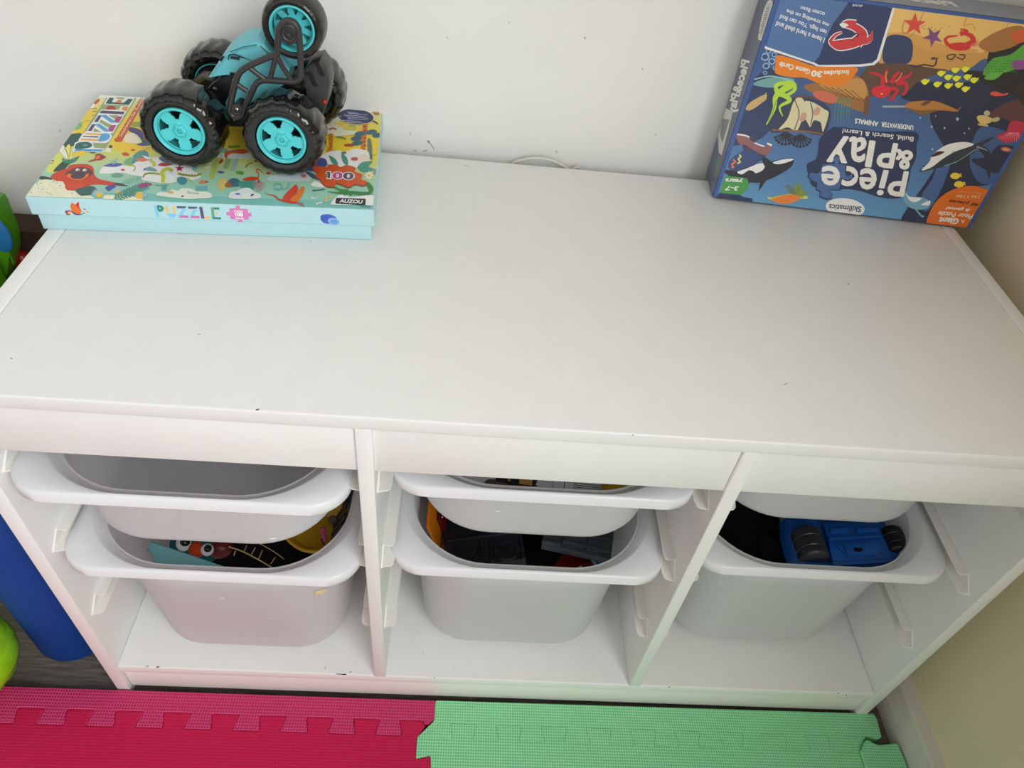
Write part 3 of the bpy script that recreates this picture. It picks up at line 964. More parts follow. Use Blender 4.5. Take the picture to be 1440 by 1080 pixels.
A.line([(250, 210), (290, 240), (300, 280)], 40, (196, 196, 70)); A.line([(0, 265), (70, 270), (80, 310), (60, 330)], 16, (170, 180, 60))
A.blob([(340, 265), (380, 235), (440, 240), (500, 255), (420, 275)], (160, 40, 60))
A.line([(170, 400), (200, 360), (290, 355), (360, 365)], 18, (150, 160, 50), True, 24); A.line([(172, 404), (205, 366), (290, 362)], 6, (90, 90, 60))
A.line([(395, 460), (400, 400), (385, 350), (410, 315), (450, 305), (490, 320)], 50, (186, 196, 50), True, 36); A.line([(415, 455), (420, 390), (405, 345)], 14, (220, 220, 90))
A.ell(490, 322, 22, 22, (180, 190, 60)); A.ell(480, 315, 6, 5, (30, 30, 30))
A.line([(560, 355), (640, 375), (740, 385), (790, 375), (825, 355)], 26, (150, 160, 40), True, 16)
for k in range(7): A.ell(590 + 33 * k, 368 + (6 if k % 2 else 0), 9, 6, (100, 96, 40))
A.line([(660, 410), (700, 430), (710, 470)], 16, (180, 190, 50), True, 6)
A.star(580, 300, 52, (176, 30, 70), -math.pi / 2, .45, 5, .75)
A.leaf(170, 320, 230, 290, .2, (90, 120, 170)); A.blob([(200, 320), (240, 280), (320, 310), (310, 335)], (110, 160, 170))
for x in (710, 750, 790): A.leaf(745, 330, x, 255, .14, (130, 180, 186))
A.blob([(555, 440), (570, 400), (620, 395), (665, 420), (650, 470), (590, 480)], (76, 140, 150))
# small cloud fish etc
A.blob([(110, 500), (160, 470), (230, 460), (270, 480), (220, 500), (150, 515)], (160, 60, 120))
for x in (390, 410, 430): A.line([(x, 490), (x - 4, 545)], 10, (90, 150, 140), False)
A.line([(300, 485), (350, 490), (450, 485)], 12, (100, 160, 150))
A.blob([(320, 600), (360, 565), (440, 570), (500, 535), (560, 550), (620, 520), (720, 530), (780, 560), (880, 560), (940, 590), (930, 630), (780, 640), (680, 645), (480, 625)], (236, 232, 218))
A.ell(482, 570, 34, 14, (226, 170, 70)); A.text('Savane', (665, 580), (800, 592), (670, 555), (120, 140, 130), .01); A.ell(615, 612, 14, 10, (90, 80, 40))
for k in range(8): A.line([(770 + 16 * k, 550), (764 + 18 * k, 500 - 8 * (k % 2))], 9, (110, 176, 186), False)
A.blob([(800, 455), (840, 430), (870, 450), (850, 470), (810, 470)], (226, 130, 80)); A.ell(885, 450, 20, 10, (190, 80, 50))
A.poly([(910, 415), (990, 185), (1040, 190), (955, 420)], (170, 190, 84))
A.poly([(1070, 300), (1110, 195), (1165, 195), (1120, 310)], (130, 176, 120)); A.poly([(1150, 330), (1190, 195), (1245, 195), (1200, 330)], (150, 186, 170))
A.blob([(1020, 235), (1050, 200), (1075, 210), (1045, 245)], (190, 60, 40)); A.ell(1045, 342, 40, 14, (80, 110, 160), 6); A.ell(1255, 348, 44, 20, (110, 170, 60), 6)
A.blob([(740, 230), (800, 190), (900, 220), (950, 240), (860, 250)], (224, 228, 200)); A.blob([(860, 290), (900, 270), (940, 280), (890, 300)], (224, 228, 190))
A.line([(1320, 290), (1360, 250), (1400, 240)], 10, (90, 140, 50)); A.line([(1340, 260), (1330, 290)], 8, (90, 140, 50), False)
# fox and clouds between the wheels
A.blob([(950, 150), (1000, 100), (1100, 80), (1300, 110), (1440, 150), (1440, 190), (1180, 190), (1000, 180)], (206, 216, 206))
A.blob([(940, 100), (1050, 70), (1140, 100), (1060, 130)], (120, 176, 150))
A.blob([(1090, 120), (1170, 95), (1290, 85), (1360, 110), (1300, 135), (1180, 130), (1130, 150), (1110, 190), (1090, 170)], (206, 92, 44))
A.line([(1040, 130), (1060, 170), (1050, 200)], 6, (90, 140, 110))
A.blob([(1130, 50), (1240, 40), (1260, 60), (1150, 72)], (120, 150, 50))
# sun, mound, waders
A.blob([(1010, 500), (1030, 430), (1090, 410), (1120, 470), (1060, 550)], (214, 190, 110))
A.blob([(1100, 500), (1140, 430), (1200, 410), (1260, 440), (1250, 500)], (70, 110, 130)); A.blob([(1090, 500), (1110, 460), (1150, 450), (1160, 510)], (160, 110, 70))
A.map = k7
A.blob([(10, 385), (60, 360), (140, 355), (175, 375), (110, 395)], (204, 70, 40)); A.line([(165, 370), (172, 330), (150, 300), (150, 280)], 9, (204, 76, 44)); A.line([(150, 278), (180, 285), (225, 328)], 14, (190, 66, 50), False, 2)
A.blob([(-20, 450), (-40, 410), (60, 395), (140, 405), (120, 480), (20, 500)], (70, 150, 132))
for k in range(15): A.line([(172, 400), (172 + 70 * math.cos(.2 + .2 * k), 405 + 105 * math.sin(.2 + .2 * k))], 4, (190, 140, 150), False)
A.ell(172, 402, 12, 16, (180, 60, 90))
A.blob([(-130, 560), (-110, 510), (-50, 500), (10, 470), (80, 470), (130, 510), (180, 530), (190, 570), (60, 580), (-100, 575)], (226, 236, 242))
for x, y, r in ((-60, 570, 60), (50, 560, 80), (140, 570, 46)):
    for q in (1, .7): A.line([(x - r * q, y), (x - r * q * .7, y - r * q * .6), (x, y - r * q * .85), (x + r * q * .7, y - r * q * .6), (x + r * q, y)], 4, (200, 218, 226))
A.ell(-40, 530, 26, 9, (90, 110, 180)); A.ell(105, 540, 18, 9, (60, 50, 80), -30)
A.ell(270, 320, 24, 11, (190, 60, 40)); A.line([(40, 255), (70, 225), (110, 215)], 8, (90, 140, 50)); A.ell(145, 195, 18, 10, (120, 50, 40)); A.ell(0, 318, 22, 16, (80, 150, 60))
A.blob([(255, 375), (300, 340), (420, 330), (440, 300), (540, 290), (640, 290), (700, 320), (690, 390), (560, 400), (400, 400), (280, 395)], (196, 216, 222))
for k in range(12): A.line([(640, 350), (640 + 72 * math.cos(math.pi * k / 6 - 3), 350 + 60 * math.sin(math.pi * k / 6 - 3))], 6, (200, 150, 140), False, 1)
A.ell(625, 345, 26, 18, (196, 110, 90))
A.line([(320, 470), (360, 485), (400, 470), (395, 435), (350, 428), (322, 450)], 13, (118, 176, 170)); A.line([(400, 480), (460, 470), (480, 420)], 13, (118, 176, 170))
A.blob([(340, 560), (400, 585), (470, 590), (520, 600), (560, 620), (500, 625), (420, 605), (370, 590)], (206, 60, 40))
A.blob([(415, 590), (450, 520), (540, 440), (560, 445), (565, 500), (500, 580)], (214, 68, 42)); A.blob([(490, 590), (560, 520), (600, 465), (630, 455), (632, 500), (600, 560), (560, 605)], (228, 118, 40))
A.line([(360, 570), (330, 548), (300, 540), (230, 520)], 18, (206, 66, 44), True, 3); A.line([(540, 610), (635, 655)], 8, (206, 66, 44), False); A.line([(550, 612), (630, 628)], 7, (206, 66, 44), False)
A.line([(700, 565), (740, 572), (770, 550)], 14, WHT, True, 4); A.line([(750, 635), (780, 620), (815, 615)], 12, WHT); A.ell(850, 590, 18, 24, (200, 186, 130)); A.ell(900, 555, 22, 18, (200, 186, 130))
A.line([(715, 495), (780, 490), (840, 480)], 10, (60, 90, 110))
# right side: giraffes, mounds, plants
A.map = k3
A.blob([(960, 60), (1060, 20), (1100, 60), (1040, 110), (980, 100)], (222, 226, 200))
A.blob([(960, 130), (1020, 110), (1130, 150), (1190, 170), (1060, 190), (980, 170)], (232, 228, 206)); A.line([(1090, 140), (1120, 150), (1160, 145), (1170, 125), (1130, 122)], 8, (180, 200, 120))
A.line([(1000, 150), (1025, 140), (1050, 150)], 10, (176, 100, 60))
A.blob([(985, 250), (1060, 210), (1190, 220), (1250, 180), (1330, 200), (1320, 300), (1200, 300), (1080, 290)], (240, 206, 50))
A.line([(1018, 175), (1012, 250), (1005, 290)], 26, (214, 130, 40), False); A.line([(1235, 110), (1222, 200), (1215, 290)], 30, (214, 120, 36), False)
for k in range(7): A.ell(1012 + 5 * (k % 2), 180 + 15 * k, 7, 4, (160, 70, 30)); A.ell(1228 + 6 * (k % 2) - k, 130 + 24 * k, 9, 6, (160, 66, 30))
for x, y in ((1200, 175), (1270, 165), (1175, 205), (1180, 235), (1310, 185)): A.ell(x, y, 36, 16, (58, 104, 122), -8)
A.frond(1255, 200, 1265, 330, 12, 20, (50, 104, 116)); A.ell(1130, 248, 34, 10, (176, 60, 40)); A.line([(1050, 195), (1090, 200), (1110, 210)], 8, (90, 140, 60))
A.blob([(940, 320), (1000, 290), (1060, 280), (1100, 290), (1170, 270), (1250, 290), (1250, 360), (1180, 390), (1060, 390), (960, 350)], (240, 242, 240))
A.ell(1098, 296, 16, 7, (90, 110, 120)); A.ell(1165, 335, 26, 12, (190, 90, 90)); A.blob([(1190, 320), (1240, 300), (1260, 350), (1230, 380), (1190, 370)], (230, 214, 200))
A.blob([(840, 390), (900, 340), (970, 330), (990, 370), (940, 410), (880, 410)], (66, 80, 150))
for x in (880, 890, 900, 910): A.ell(x, 440 + (x - 895), 34, 6, (60, 90, 120), 20)
for x0, y0, x1, y1 in ((1060, 380, 1000, 310), (1120, 380, 1080, 290), (1180, 390, 1280, 350), (1190, 400, 1290, 400)): A.leaf(x0, y0, x1, y1, .18, (70, 150, 132))
A.star(1255, 440, 34, (238, 236, 214), 0, .5, 8); A.ell(1255, 440, 12, 9, (226, 180, 50)); A.line([(1295, 400), (1290, 430)], 12, (120, 140, 200), False)
A.map = k7
A.blob([(700, 440), (740, 400), (790, 420), (840, 460), (760, 460)], (236, 240, 238))
A.blob([(860, 505), (960, 510), (1100, 500), (1240, 510), (1290, 500), (1260, 430), (1290, 415), (1330, 470), (1320, 520), (1260, 545), (1120, 535), (960, 525)], (60, 130, 62))
A.line([(940, 460), (1000, 490), (1080, 490)], 22, (70, 140, 70)); 
for x in (1050, 1110, 1270): A.line([(x, 520), (x - 14, 560)], 12, (60, 130, 62), False)
A.blob([(960, 560), (1000, 540), (1120, 560), (1250, 545), (1340, 550), (1335, 640), (1220, 640), (930, 640), (905, 620)], (240, 240, 232))
A.blob([(720, 290), (740, 255), (860, 265), (880, 240), (960, 240), (1000, 265), (1060, 245), (1150, 270), (1140, 310), (1220, 340), (1210, 390), (1270, 410), (1240, 455), (1150, 440), (1090, 470), (1020, 450), (950, 430), (930, 470), (830, 450), (800, 400), (740, 350), (770, 330)], (130, 52, 24), 3)
A.blob([(722, 284), (742, 248), (862, 258), (882, 234), (960, 234), (1000, 258), (1060, 238), (1150, 262), (1140, 302), (1222, 332), (1212, 382), (1264, 402), (1236, 446), (1150, 430), (1090, 460), (1020, 440), (950, 420), (930, 460), (830, 440), (802, 392), (742, 342), (772, 322)], (206, 84, 34), 3)
A.poly([(846, 318), (866, 298), (906, 300), (904, 364), (912, 366), (910, 384), (856, 380), (858, 362), (866, 362), (868, 328), (850, 330)], (246, 244, 240))
A.poly([(854, 320), (870, 306), (896, 308), (893, 372), (866, 370), (873, 330)], (40, 90, 84))
for s, c, bl, br, tl in (('0', (184, 72, 140), (924, 374), (1012, 378), (930, 312)), ('0', (84, 80, 100), (1032, 378), (1122, 382), (1038, 316))):
    A.text(s, bl, br, tl, (246, 244, 240), .10)
    A.text(s, bl, br, tl, c, .045)
A.poly(rounded([(945, 630), (955, 570), (1258, 580), (1252, 645)], 14), (38, 42, 46))
A.text('AUZOU', (992, 616), (1216, 628), (1000, 583), (246, 246, 244), .035)
A.line([(1200, 655), (1300, 662)], 8, (90, 140, 140), False)
A.map = kb
A.line([(300, 310), (520, 330)], 10, DKG, False)
for k in range(7): A.leaf(560 + 60 * k, 350, 540 + 60 * k + 10 * k, 318, .1, (70, 96, 80))
A.ell(583, 503, 368, 160, (226, 222, 190), 5); A.ell(583, 503, 360, 152, (46, 50, 98), 5)
for y, x0, x1 in ((410, 400, 640), (440, 430, 830), (475, 340, 800), (510, 400, 830), (545, 420, 840), (580, 310, 700), (615, 400, 800)):
    A.line([(x0, y), ((x0 + x1) / 2, y + 10), (x1, y + 26)], 16, (186, 188, 212), True, 6)
A.ell(275, 500, 12, 16, (200, 200, 220))
A.blob([(920, 400), (990, 420), (1040, 400), (1050, 450), (980, 460)], (190, 120, 50)); A.line([(920, 590), (980, 610), (1030, 650)], 22, (70, 66, 60))
# near face of the lid
PF = Art(bm, pzl(0, 0, PZ1), cu, V((0, 0, 1)), PWD, PZ2 - PZ1, 1.0)
A = PF
k4 = crop(20, 255, 12)
A.map = k4
A.blob([(855, 510), (900, 490), (980, 500), (960, 550), (900, 570)], (140, 50, 100)); A.ell(940, 530, 44, 20, (236, 190, 110)); A.blob([(980, 500), (1040, 530), (1130, 550), (1200, 510), (1160, 460), (1220, 490), (1180, 545), (1080, 570), (1000, 550)], (56, 56, 120))
A.blob([(945, 430), (975, 360), (1030, 390), (1090, 340), (1100, 430), (1140, 510), (1080, 550), (1000, 520)], (226, 110, 40)); A.blob([(1040, 400), (1080, 350), (1100, 440), (1130, 490), (1070, 440)], (206, 44, 40))
A.blob([(1180, 490), (1230, 490), (1255, 518), (1210, 535)], (240, 220, 190)); A.line([(1215, 505), (1250, 520)], 14, (120, 60, 40), False)
k8 = crop(200, 275, 8.4706)
A.map = k8
def pl(pts, c): A.poly(pts, c)
LB, GR, OR, PU, MG = (126, 200, 232), (52, 130, 112), (236, 190, 96), (92, 78, 116), (206, 110, 172)
pl([(135, 112), (170, 116), (204, 256), (166, 255)], LB); A.blob([(175, 118), (230, 122), (258, 150), (240, 185), (195, 190)], GR, 4); A.ell(212, 152, 14, 12, (130, 190, 170))
pl([(268, 120), (302, 122), (320, 215), (290, 212)], OR); pl([(350, 124), (386, 126), (402, 215), (374, 214)], OR); A.blob([(296, 218), (350, 214), (408, 220), (385, 258), (335, 262)], LB, 4)
for d, e in ((0, 0), (134, 5)):
    pl([(410 + d, 126 + e), (524 + d, 128 + e), (518 + d, 154 + e), (414 + d, 152 + e)], PU)
    pl([(486 + d, 152 + e), (530 + d, 140 + e), (460 + d, 268 + e), (424 + d, 250 + e)], LB); pl([(436 + d, 262 + e), (460 + d, 234 + e), (546 + d, 238 + e), (548 + d, 268 + e)], MG)
pl([(676, 132), (714, 134), (744, 276), (704, 274)], PU); pl([(746, 248), (808, 250), (812, 280), (744, 276)], OR)
pl([(815, 140), (850, 140), (866, 278), (834, 276)], (106, 160, 130)); pl([(850, 140), (918, 142), (920, 168), (854, 166)], GR); pl([(860, 256), (936, 260), (942, 284), (834, 280)], GR); A.ell(886, 210, 16, 15, OR)
A.blob([(1000, 210), (1020, 190), (1042, 200), (1040, 156), (1110, 150), (1112, 124), (1140, 118), (1168, 126), (1166, 156), (1254, 160), (1262, 210), (1290, 200), (1304, 230), (1290, 255), (1264, 246), (1270, 286), (1196, 288), (1196, 312), (1168, 320), (1140, 312), (1136, 286), (1056, 280), (1046, 236), (1014, 240)], (214, 120, 182), 3)
A.text('PUZZLE', (1096, 192), (1200, 198), (1094, 176), WHT, .05); A.text('100', (1112, 244), (1200, 248), (1106, 204), WHT, .05); A.text('PIECES', (1114, 276), (1210, 282), (1112, 262), WHT, .05)
A.map = k3
A.blob([(950, 690), (990, 680), (1030, 690), (1050, 710), (1010, 740), (960, 730)], (66, 96, 190))
for k in range(9): A.leaf(985, 715, 985 + 42 * math.cos(3.1 + .4 * k), 712 + 34 * math.sin(3.1 + .4 * k), .16, (56, 90, 186))
A.ell(1032, 726, 38, 22, (150, 170, 226), 12); A.ell(1034, 727, 26, 14, (90, 160, 214), 12)
lid = obj('lid', bm, [M['card_aqua'], M['ink']], pz, False)
# ------------------------------------------------------------------ floor puzzle box standing in the corner
QX, QY, QYAW, QLEAN, QW, QH, QT = .6983, .4455, -.0700, .0301, .3146, .2276, .0586
qu = V((math.cos(QYAW), math.sin(QYAW), 0))
qn = V((math.sin(QYAW), -math.cos(QYAW), 0))
qup = V((0, 0, 1)) * math.cos(QLEAN) - qn * math.sin(QLEAN)
qfr = qn * math.cos(QLEAN) + V((0, 0, 1)) * math.sin(QLEAN)
def qp(a, b, c): return V((QX, QY, H + .0004)) + qu * a + qup * b + qfr * c
M['box_blue'] = material('navy_blue_card', (52, 72, 112), .4, .4, .05, 60, .1, 60, .5)
fp = thing('floor_puzzle_box', tuple(qp(QW / 2, 0, 0)), 'navy blue floor puzzle box standing upside down in the corner, sea animals on the front', 'puzzle box')
bm = bmesh.new()
bm_box(bm, 0, QW, 0, QH, 0, QT - .0004, .0012, 2)
for v in bm.verts: v.co = qp(*v.co)
# front picture
EG = .0052
A = Art(bm, qp(0, 0, QT), qu, qup, QW, QH, 1.28)
A.p0 = qp(0.0004, 0.0002, QT - .0004); A.w = QW - .0008; A.h = QH - .0006
A.fill([(0, (56, 86, 146)), (1, (56, 86, 146))])          # bright blue edge of the lid
A.p0 = qp(EG, .0004, QT - .0004); A.w = QW - 2 * EG; A.h = QH - .004
kk, c6, c7, c8, c5 = crop(980, 0, 3.1304), crop(1200, 0, 6), crop(980, 170, 6), crop(1180, 150, 5.538), crop(980, 0, 5.538)
NV, SEA, LSEA, SAND, SND2, ROCK = (36, 44, 70), (74, 108, 152), (98, 148, 184), (226, 180, 104), (196, 146, 78), (92, 70, 58)
A.fill([(0, (96, 150, 188)), (.10, (86, 134, 178)), (.3, (76, 112, 160)), (.55, (64, 92, 136)), (1, (58, 84, 128))])
A.map = kk
# dark water, rocks and sand
A.blob([(60, 560), (230, 370), (330, 300), (400, 430), (330, 560), (260, 620), (120, 640)], (44, 60, 96))
A.blob([(110, 900), (170, 700), (280, 640), (300, 690), (200, 760), (300, 740), (180, 850)], (46, 66, 108))
A.blob([(900, 430), (930, 380), (980, 360), (1200, 360), (1500, 330), (1500, 620), (1400, 660), (1320, 800), (1150, 840), (1060, 980), (930, 1000), (900, 960), (1010, 800), (1060, 720), (1090, 660), (1060, 600), (1030, 540), (1020, 480), (960, 450)], NV)
A.blob([(1080, 660), (1120, 690), (1090, 800), (1040, 900), (1000, 930), (990, 860), (1040, 780)], (66, 96, 146))
A.blob([(1250, 560), (1400, 600), (1440, 700), (1330, 800), (1240, 800), (1200, 700)], (62, 88, 136))
A.blob([(1210, 700), (1280, 690), (1330, 640), (1420, 660), (1330, 760), (1240, 730)], NV)
A.blob([(800, 200), (860, 10), (1100, 20), (1460, 60), (1500, 130), (1380, 120), (1340, 250), (1260, 260), (1200, 300), (1100, 310), (960, 340), (820, 300)], SND2, 4)
A.blob([(850, 30), (1440, 80), (1480, 140), (1380, 125), (1300, 170), (1260, 230), (1100, 210), (960, 180), (850, 150)], SAND, 4)
A.blob([(850, 145), (960, 150), (1100, 200), (1240, 220), (1180, 235), (1040, 230), (940, 190), (850, 180)], (206, 152, 84))
A.blob([(840, 160), (940, 170), (945, 260), (900, 285), (820, 270)], (50, 62, 98))
A.blob([(700, 380), (760, 290), (900, 280), (1040, 300), (1100, 310), (990, 350), (930, 400), (880, 420), (740, 420)], ROCK)
A.blob([(1280, 250), (1300, 200), (1360, 190), (1440, 160), (1500, 180), (1500, 420), (1380, 410), (1250, 360), (1180, 330), (1200, 310), (1270, 310)], (36, 34, 40))
A.blob([(1240, 200), (1280, 160), (1370, 120), (1440, 120), (1420, 190), (1300, 230)], (160, 108, 58))
A.blob([(1330, 470), (1400, 440), (1500, 430), (1500, 560), (1420, 560), (1350, 520), (1280, 510)], (92, 58, 60)); A.blob([(1400, 380), (1500, 350), (1500, 460), (1440, 470)], (52, 40, 42))
A.blob([(1260, 330), (1300, 260), (1380, 240), (1450, 190), (1500, 200), (1500, 280), (1420, 300), (1350, 320)], (84, 158, 62)); A.ell(1420, 285, 36, 22, (140, 72, 140)); A.blob([(1265, 345), (1300, 320), (1350, 315), (1310, 350)], (96, 170, 70))
A.blob([(1380, 150), (1440, 130), (1460, 170), (1410, 190)], (200, 90, 50))
for x in range(1270, 1410, 12):
    for y in range(268, 320, 12):
        if (x + y) % 5: A.ell(x + (y % 7), y, 3, 3, (58, 116, 46))
# sunken ship, weeds, coral
A.blob([(470, 380), (600, 350), (700, 330), (755, 400), (740, 490), (640, 460), (560, 430)], (150, 104, 62))
A.blob([(540, 370), (640, 350), (730, 350), (745, 430), (660, 420), (590, 400)], (190, 138, 78))
for k in range(5): A.line([(560 + 30 * k, 380 + 4 * k), (640 + 26 * k, 420 + 8 * k)], 4, (120, 78, 46), False)
A.blob([(740, 430), (760, 430), (752, 500), (735, 500)], (110, 76, 50))
A.blob([(320, 575), (420, 430), (580, 470), (560, 590), (440, 575)], (54, 62, 84))
A.blob([(360, 570), (400, 520), (430, 440), (470, 440), (500, 560), (470, 520), (440, 575), (400, 560)], (206, 198, 158))
A.blob([(470, 450), (510, 450), (560, 480), (580, 500), (555, 580), (545, 540), (515, 530), (500, 555), (480, 520)], (206, 200, 164))
A.line([(425, 425), (520, 430), (590, 460)], 8, (110, 74, 56)); A.line([(330, 572), (480, 578), (560, 592)], 6, (140, 96, 66)); A.ell(468, 515, 14, 22, (190, 150, 134), 30); A.ell(528, 490, 14, 20, (190, 150, 134), 30); A.line([(430, 440), (450, 500), (430, 570)], 4, (60, 56, 70)); A.line([(500, 450), (510, 500), (500, 550)], 4, (60, 56, 70))
A.blob([(510, 410), (560, 400), (620, 430), (600, 455), (540, 440)], (196, 106, 84))
A.blob([(245, 370), (330, 340), (430, 350), (340, 385)], (110, 156, 156)); A.line([(250, 350), (330, 335), (430, 360)], 5, (150, 190, 184))
for pts, w, w1 in (([(420, 370), (350, 420), (340, 480), (305, 550)], 34, 4), ([(365, 410), (410, 440), (365, 470), (378, 512)], 26, 3), ([(360, 420), (350, 375), (420, 365), (430, 395), (395, 420)], 20, 14)):
    A.line(pts, w, (172, 208, 62), True, w1)
A.line([(350, 440), (335, 490), (312, 535)], 5, (120, 170, 40))
A.blob([(215, 480), (235, 450), (300, 415), (305, 435), (270, 465), (235, 485)], (190, 160, 108)); 
for k in range(4): A.line([(285, 440), (306, 408 + 10 * k)], 5, (190, 160, 108), False)
for x in range(610, 680, 12): A.line([(x + 8, 430), (x, 480 + (x % 5) * 6), (x - 4, 540 + (x % 7) * 4)], 5, (92, 140, 110), True, 1)
for x, y, r in ((300, 250, 20), (330, 270, 16), (305, 290, 16), (340, 240, 12), (315, 225, 12), (345, 300, 12), (300, 320, 10), (350, 260, 10)):
    A.ell(x, y, r, r * .9, (132, 164, 196)); A.ell(x, y, r * .6, r * .55, (52, 72, 116))
for x0, y0 in ((390, 590), (455, 600)):
    for k in range(9):
        a = .2 + .34 * k
        A.line([(x0, y0 - 8), (x0 + 46 * math.cos(a), y0 + 44 * math.sin(a) * .9 + 6)], 9, (40, 46, 60), False, 5)
        A.ell(x0 + 46 * math.cos(a), y0 + 44 * math.sin(a) * .9 + 6, 7, 6, (40, 46, 60))
# hammerhead, seahorses, orca, carrot-bright fish
A.map = c7
A.blob([(330, 110), (420, 120), (480, 180), (560, 215), (620, 190), (635, 210), (610, 270), (570, 290), (500, 260), (430, 220), (360, 195)], (138, 92, 92))
A.line([(340, 112), (430, 130), (490, 185), (570, 215)], 12, (230, 228, 220)); A.line([(592, 188), (632, 206)], 16, (230, 228, 220), False); A.blob([(385, 200), (440, 220), (450, 250), (400, 255)], (70, 60, 78)); A.blob([(440, 140), (500, 110), (490, 185)], (60, 64, 90))
A.blob([(280, 330), (400, 250), (520, 270), (530, 330), (400, 410), (330, 420), (270, 400)], (52, 72, 118))
A.line([(355, 285), (372, 300), (350, 320), (365, 345), (340, 358)], 12, (238, 206, 110)); A.line([(305, 325), (325, 345), (295, 365), (310, 390), (290, 392)], 13, (220, 110, 82))
BLK = (34, 38, 48)
A.blob([(330, 425), (400, 400), (520, 360), (600, 350), (720, 320), (800, 315), (818, 340), (780, 400), (640, 480), (520, 520), (420, 510), (250, 450), (240, 410)], BLK, 6)
A.blob([(340, 430), (420, 400), (520, 360), (570, 365), (560, 410), (500, 440), (470, 420), (430, 420), (380, 450)], (232, 232, 228)); A.blob([(640, 350), (720, 325), (800, 318), (810, 330), (740, 355), (680, 365)], (232, 232, 228))
A.blob([(550, 320), (580, 310), (630, 345), (650, 380), (580, 390)], BLK); A.poly([(535, 500), (600, 480), (520, 595)], BLK); A.blob([(410, 440), (440, 415), (470, 430), (460, 470), (420, 480)], BLK)
A.poly(rounded([(190, 610), (240, 460), (430, 485), (440, 560), (390, 615), (350, 622)], 22), (72, 146, 72))
A.text('3-7', (352, 553), (246, 550), (342, 586), (230, 240, 224), .03); A.text('years', (386, 494), (246, 484), (378, 528), (230, 240, 224), .03)
A.poly([(150, 660), (190, 605), (370, 625), (385, 640), (470, 655), (470, 700), (150, 680)], (40, 52, 92))
A.blob([(600, 655), (640, 640), (740, 620), (850, 610), (930, 640), (900, 660), (760, 640), (640, 665)], (190, 180, 60)); A.frond(860, 645, 850, 535, 7, 46, (120, 140, 62), .22); A.frond(840, 640, 760, 545, 6, 30, (104, 120, 70), .22); A.frond(880, 640, 920, 590, 5, 30, (120, 150, 66), .22)
A.blob([(632, 665), (700, 635), (800, 620), (870, 645), (840, 675), (760, 698), (680, 690)], (226, 124, 54)); A.ell(610, 650, 16, 12, (190, 190, 110)); A.ell(915, 645, 22, 14, (200, 190, 110))
# manta ray and small fish low on the right
A.map = c8
A.blob([(500, 720), (520, 660), (540, 700), (600, 700), (660, 710), (700, 740), (690, 790), (600, 800), (530, 770)], (110, 160, 184)); A.blob([(518, 670), (550, 700), (640, 710), (600, 740), (550, 730)], (232, 230, 222)); A.blob([(640, 760), (705, 730), (704, 764), (670, 768)], (232, 230, 222)); A.line([(590, 790), (640, 850), (660, 850)], 14, (110, 160, 184))
A.blob([(490, 880), (530, 820), (560, 800), (620, 850), (700, 880), (690, 920), (520, 890)], (38, 46, 84))
for x, y in ((905, 540), (935, 605)):
    A.blob([(x - 42, y), (x - 20, y - 24), (x + 15, y - 24), (x + 40, y - 4), (x + 15, y + 22), (x - 20, y + 20)], (240, 196, 60)); A.poly([(x + 20, y - 12), (x + 50, y + 10), (x + 44, y - 24)], (230, 180, 50))
# shark
A.blob([(625, 505), (690, 450), (760, 400), (860, 360), (960, 320), (1060, 290), (1180, 240), (1200, 245), (1120, 300), (1060, 350), (960, 410), (860, 450), (760, 480)], (44, 54, 66), 6)
A.blob([(640, 495), (700, 430), (730, 370), (830, 300), (940, 275), (1020, 280), (1040, 300), (900, 350), (800, 410), (720, 470)], (228, 226, 216), 6)
A.blob([(715, 390), (760, 350), (820, 350), (780, 375)], (60, 40, 44)); A.line([(820, 460), (930, 420), (1050, 340), (1090, 330)], 7, (110, 150, 160))
for k in range(4): A.line([(880 + 14 * k, 345), (888 + 14 * k, 365)], 4, (70, 70, 70), False)
A.poly([(915, 430), (990, 385), (1000, 475), (960, 460)], (40, 46, 58)); A.blob([(1060, 300), (1150, 320), (1190, 400), (1180, 480), (1170, 560), (1145, 480), (1140, 400)], (40, 46, 62)); A.line([(1070, 310), (1130, 330), (1160, 345)], 18, (120, 134, 144), True, 2)
A.ell(1300, 332, 44, 20, (150, 90, 70), 10); A.ell(1298, 332, 30, 10, (220, 150, 110), 10); A.ell(660, 462, 6, 5, (20, 20, 20))
A.blob([(1225, 230), (1300, 190), (1330, 120), (1400, 110), (1470, 160), (1450, 260), (1380, 260), (1300, 280)], (186, 44, 72))
for k in range(9): A.line([(1330 + 8 * k, 200), (1240 + 24 * k, 250 + 5 * k)], 6, (226, 130, 140), False, 2)
A.blob([(1070, 80), (1110, 65), (1170, 80), (1200, 100), (1160, 130), (1100, 130)], (206, 180, 112)); A.ell(1150, 50, 24, 22, (180, 180, 150)); A.blob([(1180, 95), (1240, 80), (1245, 105), (1200, 118)], (180, 170, 120)); A.blob([(1080, 130), (1140, 135), (1160, 152), (1090, 145)], (190, 170, 110))
for x, y, r in ((920, 95, 11), (720, 155, 8), (820, 165, 7), (725, 330, 8), (630, 85, 7), (975, 205, 6), (1010, 170, 6), (750, 72, 5)): A.ell(x, y, r, r * 1.2, (150, 176, 204))
